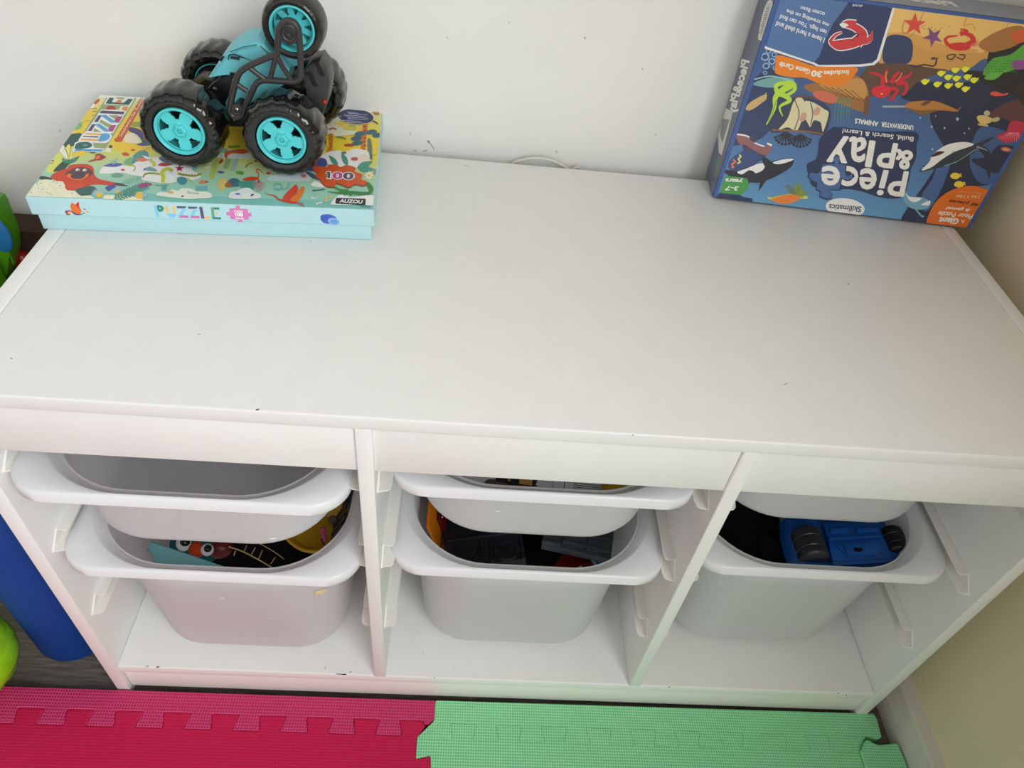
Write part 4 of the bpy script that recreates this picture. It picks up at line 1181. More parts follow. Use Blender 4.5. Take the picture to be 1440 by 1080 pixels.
# narwhal-like brown whale, octopus, fish shoal, crabs and stars
A.map = c6
A.poly([(245, 888), (450, 888), (450, 906), (245, 908)], (150, 158, 170))
A.blob([(440, 900), (460, 865), (560, 850), (680, 850), (800, 890), (880, 930), (860, 940), (720, 930), (600, 965), (500, 930)], (176, 116, 58)); A.blob([(460, 910), (560, 930), (700, 925), (600, 968), (520, 945)], (128, 84, 48)); A.blob([(570, 880), (610, 850), (660, 850), (600, 890)], (100, 70, 48)); A.line([(850, 920), (880, 925), (910, 900)], 14, (160, 104, 56), True, 4)
OC = (190, 44, 60)
for pts, w, w1 in (([(240, 720), (240, 650), (190, 620), (130, 610)], 40, 14), ([(280, 700), (270, 640), (285, 580)], 34, 18), ([(320, 700), (350, 640), (390, 600)], 44, 20), ([(360, 700), (410, 660), (460, 640), (490, 605)], 40, 16), ([(360, 700), (440, 700), (440, 770), (410, 800)], 44, 18), ([(320, 740), (370, 760), (330, 820), (290, 850)], 36, 12), ([(280, 780), (330, 830), (360, 860)], 14, 6)):
    A.line(pts, w, OC, True, w1)
A.blob([(150, 770), (180, 730), (260, 720), (320, 740), (300, 790), (240, 825), (180, 810)], (206, 44, 62)); A.line([(280, 690), (272, 650), (282, 600)], 8, (220, 150, 90)); A.line([(350, 690), (390, 650), (410, 610)], 8, (216, 140, 90)); A.ell(238, 790, 8, 7, (240, 180, 80))
for x, y in ((740, 618), (860, 590), (945, 582), (605, 688), (800, 650), (870, 660), (962, 648), (1018, 675), (708, 710), (800, 722), (888, 715), (945, 750)):
    A.blob([(x - 34, y), (x - 16, y - 20), (x + 12, y - 22), (x + 30, y - 8), (x + 16, y + 16), (x - 8, y + 26)], (236, 220, 56)); A.poly([(x + 18, y - 14), (x + 40, y - 24), (x + 34, y), (x + 40, y + 12)], (226, 206, 50))
A.blob([(1150, 790), (1190, 768), (1260, 790), (1300, 780), (1290, 800), (1200, 810)], (214, 84, 60))
A.star(515, 205, 98, (206, 70, 60), -1.5, .40); A.star(672, 310, 88, (120, 72, 120), -.75, .38)
A.line([(430, 180), (412, 240), (430, 280), (480, 262)], 5, (160, 110, 60))
for x, y in ((580, 225), (600, 240), (630, 238), (660, 228), (740, 235), (600, 215), (690, 245), (810, 220)): A.ell(x, y, 5, 4, (150, 110, 60))
CR = (200, 46, 48)
A.blob([(800, 380), (860, 360), (950, 360), (1000, 380), (960, 420), (880, 425), (820, 410)], CR); A.line([(800, 380), (775, 340), (800, 310), (880, 300)], 34, CR, True, 10); A.line([(960, 380), (1010, 350), (990, 300), (900, 270)], 56, CR, True, 26); A.line([(900, 290), (960, 260), (900, 245)], 34, CR, True, 10)
for k in range(4): A.line([(980, 390), (1060, 340 + 14 * k)], 7, (216, 110, 100), False, 3)
A.line([(480, 545), (520, 560), (600, 545), (680, 555), (700, 500), (660, 485)], 12, (60, 54, 60)); A.line([(650, 500), (715, 490)], 8, (60, 54, 60)); A.line([(790, 490), (830, 500), (860, 460), (800, 465), (790, 485)], 9, (56, 50, 54)); A.line([(870, 480), (920, 500), (940, 465), (890, 460)], 9, (56, 50, 54))
for pts in ([(610, 70), (580, 130), (560, 180)], [(975, 120), (930, 210), (1000, 200), (1025, 250)], [(1330, 165), (1290, 230), (1270, 285)], [(520, 260), (480, 310)]): A.line(pts, 3, (150, 110, 66))
# card panel with the lobster
A.map = c5
PANEL = [(640, -70), (1500, -90), (1560, 0), (1420, 470), (1380, 505), (1280, 518), (940, 520), (905, 500), (530, 378), (500, 300)]
A.poly(PANEL, (238, 238, 232))
A.poly([(650, -70), (1540, -80), (1540, 0), (1400, 460), (1365, 488), (1270, 500), (950, 505), (905, 480), (540, 360), (510, 300)], (46, 58, 98))
A.poly([(650, -70), (1240, -70), (1150, 60), (1060, 180), (1000, 310), (950, 440), (905, 485), (540, 362), (510, 300)], (78, 110, 158))
A.poly([(640, -60), (560, -60), (480, 330), (545, 362)], (60, 96, 160))
for s, bl, br, tl in (('I have a hard shell and', (996, 296), (622, 165), (984, 332)), ('ten legs. You can find', (1014, 236), (652, 112), (1004, 268)), ('me crawling on the', (1028, 180), (702, 70), (1020, 210)), ('ocean floor.', (998, 96), (800, 42), (990, 126))):
    A.text(s, bl, br, tl, (226, 228, 226), .015)
A.text('shrink', (1290, 36), (1210, 30), (1286, 56), (206, 210, 216), .01)
LOB = (196, 56, 62)
for off, c in ((16, (236, 226, 220)), (0, LOB)):
    A.line([(1080, 340), (1040, 320), (1080, 270), (1130, 250)], 34 + off, c, True, 10 + off * .6)
    A.line([(1240, 330), (1290, 270), (1230, 210), (1130, 185)], 90 + off, c, True, 36 + off)
    A.line([(1130, 200), (1170, 170), (1240, 175)], 26 + off, c, True, 30 + off)
    A.blob([(1030 - off / 2, 330), (1110, 310 - off / 2), (1220, 300 - off / 2), (1300 + off / 2, 310), (1270, 350 + off / 2), (1180, 380 + off / 2), (1090, 385 + off / 2)], c)
    for k in range(4): A.line([(1280, 340 - 8 * k), (1340, 330 - 14 * k), (1370, 290 - 18 * k)], 14 + off * .5, c, True, 8)
A.blob([(1110, 190), (1140, 175), (1180, 195), (1140, 212)], (240, 220, 212)); A.ell(1120, 320, 5, 5, (40, 30, 30)); A.ell(1205, 312, 5, 5, (40, 30, 30)); A.line([(1190, 250), (1250, 265), (1240, 290)], 10, (46, 58, 98))
# orange flag: 30 game cards
A.blob([(606, 560), (612, 490), (630, 430), (760, 460), (905, 510), (1060, 520), (1245, 525), (1220, 590), (1150, 655), (1040, 668), (940, 645), (840, 605), (740, 600), (650, 585)], (228, 124, 36), 6)
A.text('Includes', (1182, 545), (990, 552), (1178, 580), (240, 232, 210), .03); A.text('30', (974, 556), (896, 548), (966, 598), (244, 236, 214), .045); A.text('Game Cards', (884, 540), (648, 480), (872, 576), (240, 232, 210), .03)
# title
A.map = c8
A.text('UNDERWATER', (578, 146), (330, 118), (574, 180), (228, 226, 218), .035, -.05); A.text('ANIMALS', (304, 116), (125, 90), (298, 152), (228, 226, 218), .035, -.05)
NAV = (40, 50, 84)
A.blob([(-175, 400), (-150, 250), (-60, 170), (0, 160), (330, 195), (600, 200), (602, 300), (596, 400), (560, 480), (545, 560), (500, 690), (420, 715), (300, 700), (180, 660), (60, 640), (-60, 650), (-200, 620), (-230, 560), (-250, 450)], NAV, 4)
A.text('Build, Search & Learn!', (582, 236), (28, 170), (574, 270), (222, 222, 216), .012, -.06)
CRE = (236, 230, 214)
LET = (('P', (536, 508), (412, 499), (497, 694), (372, 684)), ('i', (382, 500), (346, 496), (335, 684), (295, 680)), ('e', (294, 488), (172, 478), (276, 642), (154, 634)), ('c', (146, 473), (34, 463), (136, 617), (18, 608)),
       ('&', (572, 348), (446, 330), (556, 487), (434, 474)), ('P', (452, 290), (330, 277), (412, 474), (286, 462)), ('l', (276, 271), (240, 266), (243, 465), (205, 460)), ('a', (210, 244), (86, 233), (194, 430), (76, 418)), ('y', (76, 236), (-66, 224), (55, 434), (-94, 422)))
for ch, bl, br, tl, tr in LET:
    A.text(ch, bl, br, tl, CRE, 0, 0, tr, True, 7)
A.map = c7
PIE = [(1058, 358), (1130, 352), (1170, 352), (1150, 310), (1170, 278), (1200, 290), (1205, 330), (1195, 355), (1262, 360), (1258, 430), (1280, 470), (1320, 440), (1330, 470), (1290, 500), (1225, 480), (1205, 585), (1120, 585), (1145, 620), (1130, 660), (1080, 665), (1030, 640), (1040, 600), (1000, 580), (1010, 520), (960, 500), (930, 470), (945, 430), (1000, 440), (1030, 430)]
A.poly(PIE, NAV); A.poly([(x * .93 + 1120 * .07, y * .93 + 480 * .07) for x, y in PIE], (70, 100, 150))
A.text('e', (1205, 390), (1062, 378), (1192, 542), CRE, 0, 0, None, True, 8)
A.ell(1250, 730, 166, 80, (238, 236, 226), 6); A.text('Skillmatics', (1390, 722), (1118, 700), (1378, 768), (50, 56, 76), .02, -.1)
# orange corner badge
A.map = c8
A.blob([(690, 930), (700, 830), (760, 730), (850, 660), (960, 620), (1060, 616), (1140, 640), (1175, 670), (1080, 830), (1010, 945), (850, 960)], (214, 106, 30), 6)
A.text('A', (976, 882), (952, 878), (970, 908), CRE, .02); A.text('Giant', (934, 872), (786, 860), (918, 912), CRE, .045); A.text('Floor Puzzle', (1044, 838), (778, 812), (1030, 872), CRE, .02, -.05); A.text('& game!', (1020, 795), (840, 778), (1006, 815), CRE, .03)
A.text('48 pieces', (1094, 752), (862, 722), (1076, 776), (96, 40, 30), .03); A.text('3 feet X 2 feet', (1096, 690), (912, 684), (1090, 716), (236, 190, 150), .01); A.text('(90 cm x 60 cm)', (1110, 672), (934, 654), (1106, 682), (226, 170, 120), .0)
# left end of the box
EN = Art(bm, qp(0, 0.0008, 0.001), qfr, qup, QT - .002, QH - .0016, 1.2)
EN.p0 = qp(0, .0008, .001); EN.n = -qu
A = EN
A.fill([(0, (62, 78, 110)), (1, (62, 74, 102))])
A.map = c5
A.blob([(478, 290), (500, 160), (540, 30), (575, 0), (588, 40), (560, 170), (515, 300), (490, 312)], (214, 212, 200)); A.blob([(488, 285), (508, 165), (545, 45), (572, 20), (578, 45), (552, 170), (512, 285), (495, 300)], (190, 190, 182))
A.text('Skillmatics', (505, 270), (562, 60), (482, 262), (60, 66, 80), .0)
A.text('Piece&Play', (408, 478), (290, 888), (352, 462), CRE, 0, 0, (232, 872), False, 4)
A.map = c7
A.poly([(240, -110), (305, -80), (210, 290), (185, 270), (178, 110)], (206, 204, 194)); A.poly([(216, -20), (275, -10), (215, 190), (196, 110)], (120, 120, 118)); 
A.poly([(180, 290), (215, 296), (170, 470), (140, 480)], (84, 104, 84))
# top of the upturned box
TP = Art(bm, qp(0.001, QH, QT - .0006), qu, -qfr, QW - .002, QT - .001, 1.05)
TP.n = qup
A = TP
A.fill([(0, (104, 110, 128)), (1, (96, 102, 122))])
A.map = c6
A.text('Piece', (880, 56), (500, 6), (820, 14), (206, 204, 198), .05)
obj('printed_box', bm, [M['box_blue'], M['ink_film']], fp, False)
# ------------------------------------------------------------------ stunt car on the jigsaw box
ZL = H + PZ2 + .0010
M['tyre'] = mix_in(material('smoky_black_tyre', (17, 16, 16), .12, .5, .12, 40, coat=.5), 'transparent', .08, (120, 112, 104))
M['tyre_clear'] = mix_in(material('smoky_clear_tyre', (50, 47, 45), .16, .6, .1, 40), 'transparent', .30, (150, 140, 130))
M['teal'] = material('turquoise_plastic', (84, 206, 212), .3, .5, .03, 50)
M['teal_body'] = material('pale_turquoise_plastic', (104, 190, 200), .36, .5, .04, 40)
M['black'] = material('black_plastic', (16, 16, 18), .4, .45, .15, 60)
M['gunmetal'] = material('dark_grey_plastic', (52, 50, 50), .36, .5, .1, 50)
M['screw'] = material('screw_metal', (170, 168, 160), .3, .5, .1, 200, metal=1)
M['slot'] = material('screw_slot', (20, 20, 20), .6)
M['led'] = material('red_lens', (200, 24, 40), .2, .6)

car = thing('toy_stunt_car', (.17, .36, ZL), 'turquoise and black toy stunt car with five wheels standing on the jigsaw box', 'toy car')

def wheel_matrix(c, cam_side, camber=0.0, toe=0.0):
    """local z points out of the outer face of the wheel"""
    n = V((toe, -1 if cam_side else 1, camber)).normalized()
    x = V((1, 0, 0)) - n * n.x
    x.normalize()
    return Matrix.Translation(c) @ Matrix((x, n.cross(x), n)).transposed().to_4x4()

def tyre_mesh(bm, mt, R, hw, ri, lugs=18, tread=.0012):
    N = 132
    prof = [(ri, hw * .55), (ri + (R - ri) * .12, hw * .92), (ri + (R - ri) * .40, hw * 1.0), (ri + (R - ri) * .68, hw * .95), (ri + (R - ri) * .86, hw * .80), (R * .985, hw * .58), (R, hw * .30), (R, 0)]
    prof = prof + [(r, -h) for r, h in reversed(prof[:-1])]
    m = len(prof)
    rings = []
    for k in range(N):
        a = 2 * math.pi * k / N
        ring = []
        for i, (r, h) in enumerate(prof):
            f = max(0.0, (r - ri) / (R - ri) - .55) / .45
            ph = a * lugs + (h / hw) * (3.2 if h > 0 else -3.2)
            s = max(0.0, min(1.0, .5 + 1.6 * math.sin(ph)))
            rr = r - tread * f * (1 - s) * (1 if abs(h) < hw * .98 else .5)
            side = tread * .45 * s * math.sin(max(0, min(1, f * 1.0)) * math.pi) * (1 if h > 0 else -1) if f > 0 else 0
            ring.append(bm.verts.new(mt @ V((rr * math.cos(a), rr * math.sin(a), h + side))))
        rings.append(ring)
    for k in range(N):
        A_, B_ = rings[k], rings[(k + 1) % N]
        for i in range(m):
            bm.faces.new((A_[i], B_[i], B_[(i + 1) % m], A_[(i + 1) % m]))

def rim_mesh(bm, mt, ro, depth, spin=0.0, n_spoke=5, dish=0.0):
    # outer flange and barrel
    bm_lathe(bm, [(ro * .855, depth - .0018), (ro * .88, depth - .0002), (ro * .93, depth + .0006), (ro * .985, depth + .0002), (ro, depth - .0012), (ro * .985, depth - .004), (ro * .97, -depth * .9), (ro * .94, -depth * .9), (ro * .93, depth - .006)], mt, 64)
    # dished disc with five windows
    N, radii = 120, [.15, .24, .32, .40, .46, .52, .58, .64, .70, .76, .82, .865]
    zz = lambda q: depth - dish - .0030 - .0020 * (1 - q) + (.0015 if q < .27 else 0)
    def hole(q, a):
        d = ((a - spin) / (2 * math.pi / n_spoke)) % 1.0
        d = abs(d - .5) * 2 * math.pi / n_spoke     # angle from a window's middle
        if not .46 < q < .82: return False
        w = (.13 + .21 * (q - .42) / .40) * 5 / n_spoke
        if q > .72: w *= 1.0
        return d < w
    def surf(off):
        return [[bm.verts.new(mt @ V((ro * q * math.cos(2 * math.pi * k / N), ro * q * math.sin(2 * math.pi * k / N), zz(q) - off))) for q in radii] for k in range(N)]
    F, B = surf(0), surf(.0014)
    M_ = len(radii)
    solid = {}
    for k in range(N):
        for i in range(M_ - 1):
            solid[k, i] = not hole((radii[i] + radii[i + 1]) / 2, 2 * math.pi * (k + .5) / N)
    for k in range(N):
        k2 = (k + 1) % N
        for i in range(M_ - 1):
            if solid[k, i]:
                bm.faces.new((F[k][i], F[k2][i], F[k2][i + 1], F[k][i + 1]))
                bm.faces.new((B[k][i + 1], B[k2][i + 1], B[k2][i], B[k][i]))
                if not solid[k2, i]: bm.faces.new((F[k2][i], F[k2][i + 1], B[k2][i + 1], B[k2][i]))
                if not solid[(k - 1) % N, i]: bm.faces.new((F[k][i + 1], F[k][i], B[k][i], B[k][i + 1]))
                if i + 1 < M_ - 1 and not solid[k, i + 1]: bm.faces.new((F[k2][i + 1], F[k][i + 1], B[k][i + 1], B[k2][i + 1]))
                if i > 0 and not solid[k, i - 1]: bm.faces.new((F[k][i], F[k2][i], B[k2][i], B[k][i]))
    loose = [v for v in bm.verts if not v.link_faces]
    bmesh.ops.delete(bm, geom=loose, context='VERTS')

def hub_mesh(bm, mt, ro, depth):
    z = depth - .0048
    N = 48
    rr = [(.0026, z + .0006), (.0028, z + .0040), (.0042, z + .0044), (.0056, z + .0036), (.0064, z + .0020), (.0068, z - .001)]
    rings = []
    for k in range(N):
        a = 2 * math.pi * k / N
        w = 1 + .10 * math.cos(6 * a)
        rings.append([bm.verts.new(mt @ V((r * w * math.cos(a), r * w * math.sin(a), h))) for r, h in rr])
    for k in range(N):
        A_, B_ = rings[k], rings[(k + 1) % N]
        for i in range(len(rr) - 1): bm.faces.new((A_[i], B_[i], B_[i + 1], A_[i + 1]))
    bm.faces.new([rings[k][0] for k in reversed(range(N))])

def wheel(c, near, R=.0400, hw=.0215, ro=.0240, tm='tyre', spin=0.0, tread=.0012, lugs=18, camber=0.0, toe=0.0, n_spoke=5, dish=0.0):
    mt = wheel_matrix(V(c), near, camber, toe)
    bm = bmesh.new()
    tyre_mesh(bm, mt, R, hw, ro * .97, lugs, tread)
    ty = obj('tyre', bm, M[tm], car, True, .7)
    bm = bmesh.new()
    rim_mesh(bm, mt, ro, hw * .90, spin, n_spoke, dish)
    rm = obj('wheel_rim', bm, M['teal'], None, True, .7)
    rm.parent = ty
    bm = bmesh.new()
    hub_mesh(bm, mt, ro, hw * .90 - dish)
    hb = obj('hub_nut', bm, M['teal'], None, True, .7)
    hb.parent = ty
    bm = bmesh.new()
    bm_lathe(bm, [(.003, -hw * .30), (ro * .92, -hw * .30), (ro * .92, -hw * .36), (.003, -hw * .36)], mt, 40)
    bd = obj('inner_disc', bm, M['black'] if n_spoke == 5 else M['teal_body'], None, True, .5)
    bd.parent = ty
    return ty
ZWH = ZL + .0398
N1 = at(248.7, 180.4, 1, .2865); N2 = at(393.5, 195.6, 1, .2865)
wheel((N1.x + .001, .3070, ZWH), True, spin=1.03)
wheel((N2.x + .001, .3070, ZWH), True, spin=1.12)
wheel((.1265, .4150, ZWH), False, spin=.2)
wheel((.2215, .4150, ZWH), False, spin=.9)
T5 = at(410.5, 41, 1, .3285)
wheel((T5.x, .3430, T5.z), True, R=.0292, hw=.0165, ro=.0212, tm='tyre_clear', spin=.3, tread=.0002, lugs=40, n_spoke=9, dish=.006)

def trc(px, y): return [at(u, v, 1, y) for u, v in px]
# axles
for cx_ in (N1.x + .001, N2.x + .001):
    bm = bmesh.new()
    bm_tube(bm, [(cx_, .3010, ZWH), (cx_ + .004, .4240, ZWH)], .0046, 16)
    obj('axle', bm, M['black'], car, True)
# black chassis under the shell
bm = bmesh.new()
ch = trc([(272, 152), (284, 136), (297, 118), (312, 108), (328, 103), (345, 112), (352, 124), (430, 128), (444, 118), (452, 122), (458, 150), (446, 172), (404, 182), (330, 178), (292, 176)], .338)
bm_prism(bm, ch, (0, .052, 0), .0025)
obj('chassis', bm, M['black'], car, True, .5)
# rear housing with two vents and a red lamp
bm = bmesh.new()
hs = trc([(427, 100), (436, 90), (450, 84), (459, 98), (464, 118), (460, 146), (449, 176), (438, 184), (432, 150), (430, 115)], .330)
bm_prism(bm, hs, (0, .030, 0), .003)
ho = obj('rear_housing', bm, M['gunmetal'], car, True, .5)
for cx_, cy_, a in ((439, 112, .42), (449, 97, .36)):
    bm = bmesh.new()
    for k in (-1, 0, 1):
        o = k * 2.6
        q = [(cx_ + o - 1 - 4.5, cy_ - 10), (cx_ + o + 1 - 4.5, cy_ - 10), (cx_ + o + 1 + 4.5, cy_ + 10), (cx_ + o - 1 + 4.5, cy_ + 10)]
        bm_prism(bm, trc(q, .3292), (0, .002, 0))
    v_ = obj('vent', bm, M['slot'], None); v_.parent = ho
lp = at(456.5, 143, 1, .3290)
bm = bmesh.new()
bmesh.ops.create_uvsphere(bm, u_segments=20, v_segments=12, radius=.0021, matrix=Matrix.Translation(lp))
obj('lamp', bm, M['led'], car, True)
# suspension arms to the left wheels
for q_ in ([at(276, 116, 1, .392), at(290, 106, 1, .372), at(300, 108, 1, .35)], [at(262, 160, 1, .318), at(286, 152, 1, .33), at(305, 148, 1, .345)], [at(430, 176, 1, .318), at(420, 160, 1, .335), at(410, 150, 1, .35)]):
    bm = bmesh.new()
    bm_tube(bm, q_, .0048, 12)
    obj('suspension_arm', bm, M['black'], car, True)
sc_ = at(302.5, 125.5, 1, .3368)
bm = bmesh.new()
bm_lathe(bm, [(.0003, .0012), (.0014, .0010), (.0021, 0), (.0003, 0)], wheel_matrix(sc_, True), 20)
obj('screw', bm, M['screw'], car, True)

# turquoise shell: side profile lofted from a wide near side to a narrower crest and down the far side
prof_px = [(294, 107), (302, 96), (313, 82), (322, 73), (342, 64), (362, 61), (372, 65), (384, 76), (398, 90), (408, 98), (405, 116), (384, 128), (362, 142), (350, 148), (330, 170), (318, 152), (318, 142), (330, 118), (326, 108), (322, 103), (310, 104)]
def shell_loop(y, scale, dz, pin):
    base = trc(prof_px, .336)
    c = V((0, 0, 0))
    for p in base: c += p
    c /= len(base)
    out = []
    for p in base:
        q = c + (p - c) * scale
        q.y = y
        q.z += dz * max(0, (p.z - c.z) / .03)
        q.z = max(q.z, ZL + .012)
        out.append(q)
    return out
bm = bmesh.new()
bm_loft(bm, [shell_loop(.3335, .90, 0, 0), shell_loop(.3325, .965, 0, 0), shell_loop(.3350, 1.0, .0015, 0), shell_loop(.3460, 1.0, .0050, 0), shell_loop(.3640, .99, .0060, 0), shell_loop(.3810, .97, .0020, 0), shell_loop(.3880, .90, -.002, 0)], True, True)
sh_ = obj('body_shell', bm, M['teal_body'], car, True, .45)
# dark panel lines, grille and lettering block on the shell
bm = bmesh.new()
for pts, w in (([(322, 77.5), (331, 76.5), (344, 81.5)], .0005), ([(321, 84), (322.5, 77.5)], .0005), ([(324, 73), (342, 66), (361, 63)], .0003), ([(328, 78), (345, 82), (356, 86)], .00025), ([(366, 64), (376, 74), (381, 79)], .0004)):
    bm_tube(bm, trc(pts, .3318), w, 6)
for k in range(5):
    u = 324.5 + 2.6 * k
    bm_prism(bm, trc([(u, 79.2 + .4 * k), (u + 1.9, 79.5 + .4 * k), (u + 1.4, 83.2 + .4 * k), (u - .4, 82.8 + .4 * k)], .3316), (0, .0008, 0))
m_ = obj('shell_marking', bm, M['slot'], None); m_.parent = sh_
bm = bmesh.new()
bm_prism(bm, trc([(308, 84), (313, 79), (315, 80), (311, 87)], .3314), (0, .002, 0))
bm_prism(bm, trc([(323.5, 102.5), (333, 104), (332, 110), (329.5, 108), (326, 112), (322, 108)], .3312), (0, .003, 0))
m_ = obj('shell_notch', bm, M['black'], None); m_.parent = sh_
bm = bmesh.new()
bm_prism(bm, trc([(366, 60), (385, 55), (391, 62), (390, 70), (376, 66)], .345), (0, .030, 0), .001)
bm_prism(bm, trc([(399, 80), (424, 84), (424, 92), (410, 94)], .345), (0, .030, 0), .001)
obj('tail_fin', bm, M['teal_body'], car, True, .5)

# open triangulated arm that carries the fifth wheel: near frame, far frame and pivots
loop_px = [(323.5, 150), (327, 133), (332, 114), (336, 103.5), (344, 96), (362, 87), (380, 79.5), (388, 76.5), (390.7, 72), (390.9, 58), (391.3, 47), (393.5, 38), (398.5, 31.5), (406, 29), (413, 31.5), (418, 37.5), (420, 46), (421.5, 60), (422.5, 80), (422.8, 104), (420.5, 111), (414, 114.5), (400, 114.5), (378, 112.8), (367, 113.5), (359.5, 119), (355, 128), (348, 143), (343.5, 153), (341, 160.5), (334.5, 164.5), (327, 162.5), (323.3, 156.5)]
bars = [[(388.5, 77), (384, 95), (379.5, 112)], [(388.5, 78), (398, 95), (410, 113)], [(352, 96), (362, 104), (372, 111)], [(334, 119), (341, 124), (348, 128.5)]]
def arm(name, y, r):
    bm = bmesh.new()
    bm_tube(bm, trc(spline(loop_px, 3, True), y), r, 10, True)
    for b in bars: bm_tube(bm, trc(b, y), r * .82, 10)
    o = obj(name, bm, M['gunmetal'], car, True)
    return o
fr_ = arm('wheel_arm', .3140, .0030)
bm = bmesh.new()
P_ = at(406, 48.5, 1, .3125)
mt = wheel_matrix(P_, True)
bm_lathe(bm, [(.0003, .0004), (.0030, .0006), (.0034, .0014), (.0040, .0014), (.0046, .0004), (.0052, .0002), (.0078, .0002), (.0092, -.0006), (.0096, -.0030), (.0003, -.0030)], mt, 48)
bm_lathe(bm, [(.0042, .0006), (.0054, .0014), (.0060, .0014), (.0070, .0002)], mt, 48)
h_ = obj('hub_cap', bm, M['gunmetal'], None, True); h_.parent = fr_
bm = bmesh.new()
bm_lathe(bm, [(.0003, .0026), (.0014, .0024), (.0022, .0016), (.0022, .0002), (.0003, .0002)], mt, 24)
h_ = obj('screw', bm, M['gunmetal'], None, True); h_.parent = fr_
P_ = at(333, 154.5, 1, .3125)
mt = wheel_matrix(P_, True)
bm = bmesh.new()
bm_lathe(bm, [(.0003, .0002), (.0058, .0002), (.0062, -.003), (.0003, -.003)], mt, 36)
h_ = obj('pivot_plate', bm, M['gunmetal'], None, True); h_.parent = fr_
bm = bmesh.new()
bm_lathe(bm, [(.0003, .0018), (.0016, .0016), (.0028, .0006), (.0030, 0), (.0003, 0)], mt, 28)
h_ = obj('screw', bm, M['screw'], None, True); h_.parent = fr_
bm = bmesh.new()
for a in (0, math.pi / 2):
    for vtx in bm_box(bm, -.0018, .0018, -.0003, .0003, .0014, .0021):
        pass
    if a == 0:
        bmesh.ops.rotate(bm, verts=bm.verts, cent=(0, 0, 0), matrix=Matrix.Rotation(math.pi / 2, 3, 'Z'))
for v in bm.verts: v.co = mt @ v.co
h_ = obj('screw_slot', bm, M['slot'], None); h_.parent = fr_
arm('wheel_arm', .3720, .0026)
bm = bmesh.new()
bm_tube(bm, [(T5.x, .3120, T5.z - .002), (T5.x, .3740, T5.z - .002)], .0030, 14)
obj('pivot_pin', bm, M['black'], car, True)
bm = bmesh.new()
p_ = at(333, 154.5, 1, .314)
bm_tube(bm, [p_, (p_.x, .3720, p_.z)], .0040, 14)
obj('pivot_pin', bm, M['black'], car, True)
for o in list(car.children):
    for c_ in o.children:
        c_.matrix_parent_inverse = Matrix.Identity(4)
# ------------------------------------------------------------------ toys inside the bins
def trz(px, z): return [at(u, v, 2, z) for u, v in px]
M['aqua_foam'] = material('aqua_foam', (130, 196, 200), .6, .3, .03, 60, .08, 300)
M['teal_fur'] = material('dark_teal_plush', (20, 92, 96), .8, .2, .2, 120, .4, 500)
M['orange_fur'] = material('orange_plush', (196, 70, 24), .8, .2, .15, 120, .3, 500)
M['eye'] = material('white_eye', (226, 230, 234), .15, .6)
M['pupil'] = material('black_pupil', (8, 8, 8), .08, .6)
M['gold'] = material('pale_gold_wire', (206, 184, 128), .35, .5, .1, 90)
M['yellow'] = material('yellow_plastic', (222, 172, 26), .35, .5, .04, 40)
M['orange'] = material('orange_plastic', (222, 124, 16), .35, .5, .04, 40)
M['slate'] = material('slate_grey_plastic', (70, 78, 86), .32, .5, .08, 40)
M['slate_dark'] = material('charcoal_plastic', (36, 40, 46), .32, .5, .08, 40)
M['darkred'] = material('dark_red_plastic', (104, 18, 20), .35, .5, .1, 40)
M['pink'] = material('pink_plastic', (206, 70, 140), .35, .5)
M['black_cloth'] = material('black_cloth', (14, 14, 16), .9, .2, .2, 80, .4, 300)
M['grey_stripe'] = material('grey_rubber', (92, 92, 96), .6, .3, .05, 60)
M['toy_blue'] = material('royal_blue_plastic', (16, 84, 168), .32, .5, .04, 40)
M['light_blue'] = material('sky_blue_plastic', (50, 130, 180), .35, .5)
M['paper'] = material('printed_paper', (226, 228, 232), .6, .3)

def heap(name, cx, y0, y1, hx, z0, z1, m, label, cat, seed):
    """a bunched heap filling the bottom of a bin"""
    rnd = random.Random(seed)
    NX, NY = 26, 30
    ph = [(rnd.uniform(20, 70), rnd.uniform(20, 70), rnd.uniform(0, 6), rnd.uniform(.002, .006)) for _ in range(6)]
    bm = bmesh.new()
    g = []
    for i in range(NX + 1):
        row = []
        for j in range(NY + 1):
            x, y = -hx + 2 * hx * i / NX, y0 + (y1 - y0) * j / NY
            e = min(1, 4.5 * min(i, NX - i) / NX) * min(1, 5 * min(j, NY - j) / NY)
            z = z0 + .004 + (z1 - z0) * (e ** .5) + sum(a * math.sin(p * x + q * y + r) for p, q, r, a in ph) * e
            k = 1 - .12 * (1 - e)
            row.append(bm.verts.new((cx + x * k, (y0 + y1) / 2 + (y - (y0 + y1) / 2) * k, z)))
        g.append(row)
    for i in range(NX):
        for j in range(NY): bm.faces.new((g[i][j], g[i + 1][j], g[i + 1][j + 1], g[i][j + 1]))
    edge = [e for e in bm.edges if len(e.link_faces) == 1]
    ex = bmesh.ops.extrude_edge_only(bm, edges=edge)
    vs = [v for v in ex['geom'] if isinstance(v, bmesh.types.BMVert)]
    for v in vs: v.co.z = z0
    bmesh.ops.contextual_create(bm, geom=[e for e in bm.edges if len(e.link_faces) == 1])
    return tag(obj(name, bm, m, None, True, 2), label, cat)

# --- left bay, deep bin
heap('black_cloth', CX[0], .055, .355, .092, .0950, .2050, M['black_cloth'], 'black cloth under the other toys in the deep bin of the left bay', 'cloth', 1)
zf = .272
px = [(212, 760.5), (335, 803.5), (352, 812), (352, 822), (240, 822), (221, 798), (215.5, 793), (217.5, 779), (205.5, 773)]
pf = trz(px, zf)
for p in pf: p.y = max(p.y, .0120)
prism('aqua_foam_piece', pf, (0, .006, -.014), M['aqua_foam'], None, .0015)
tag(bpy.data.objects['aqua_foam_piece'], 'notched aqua foam piece lying across the deep bin of the left bay', 'toy')

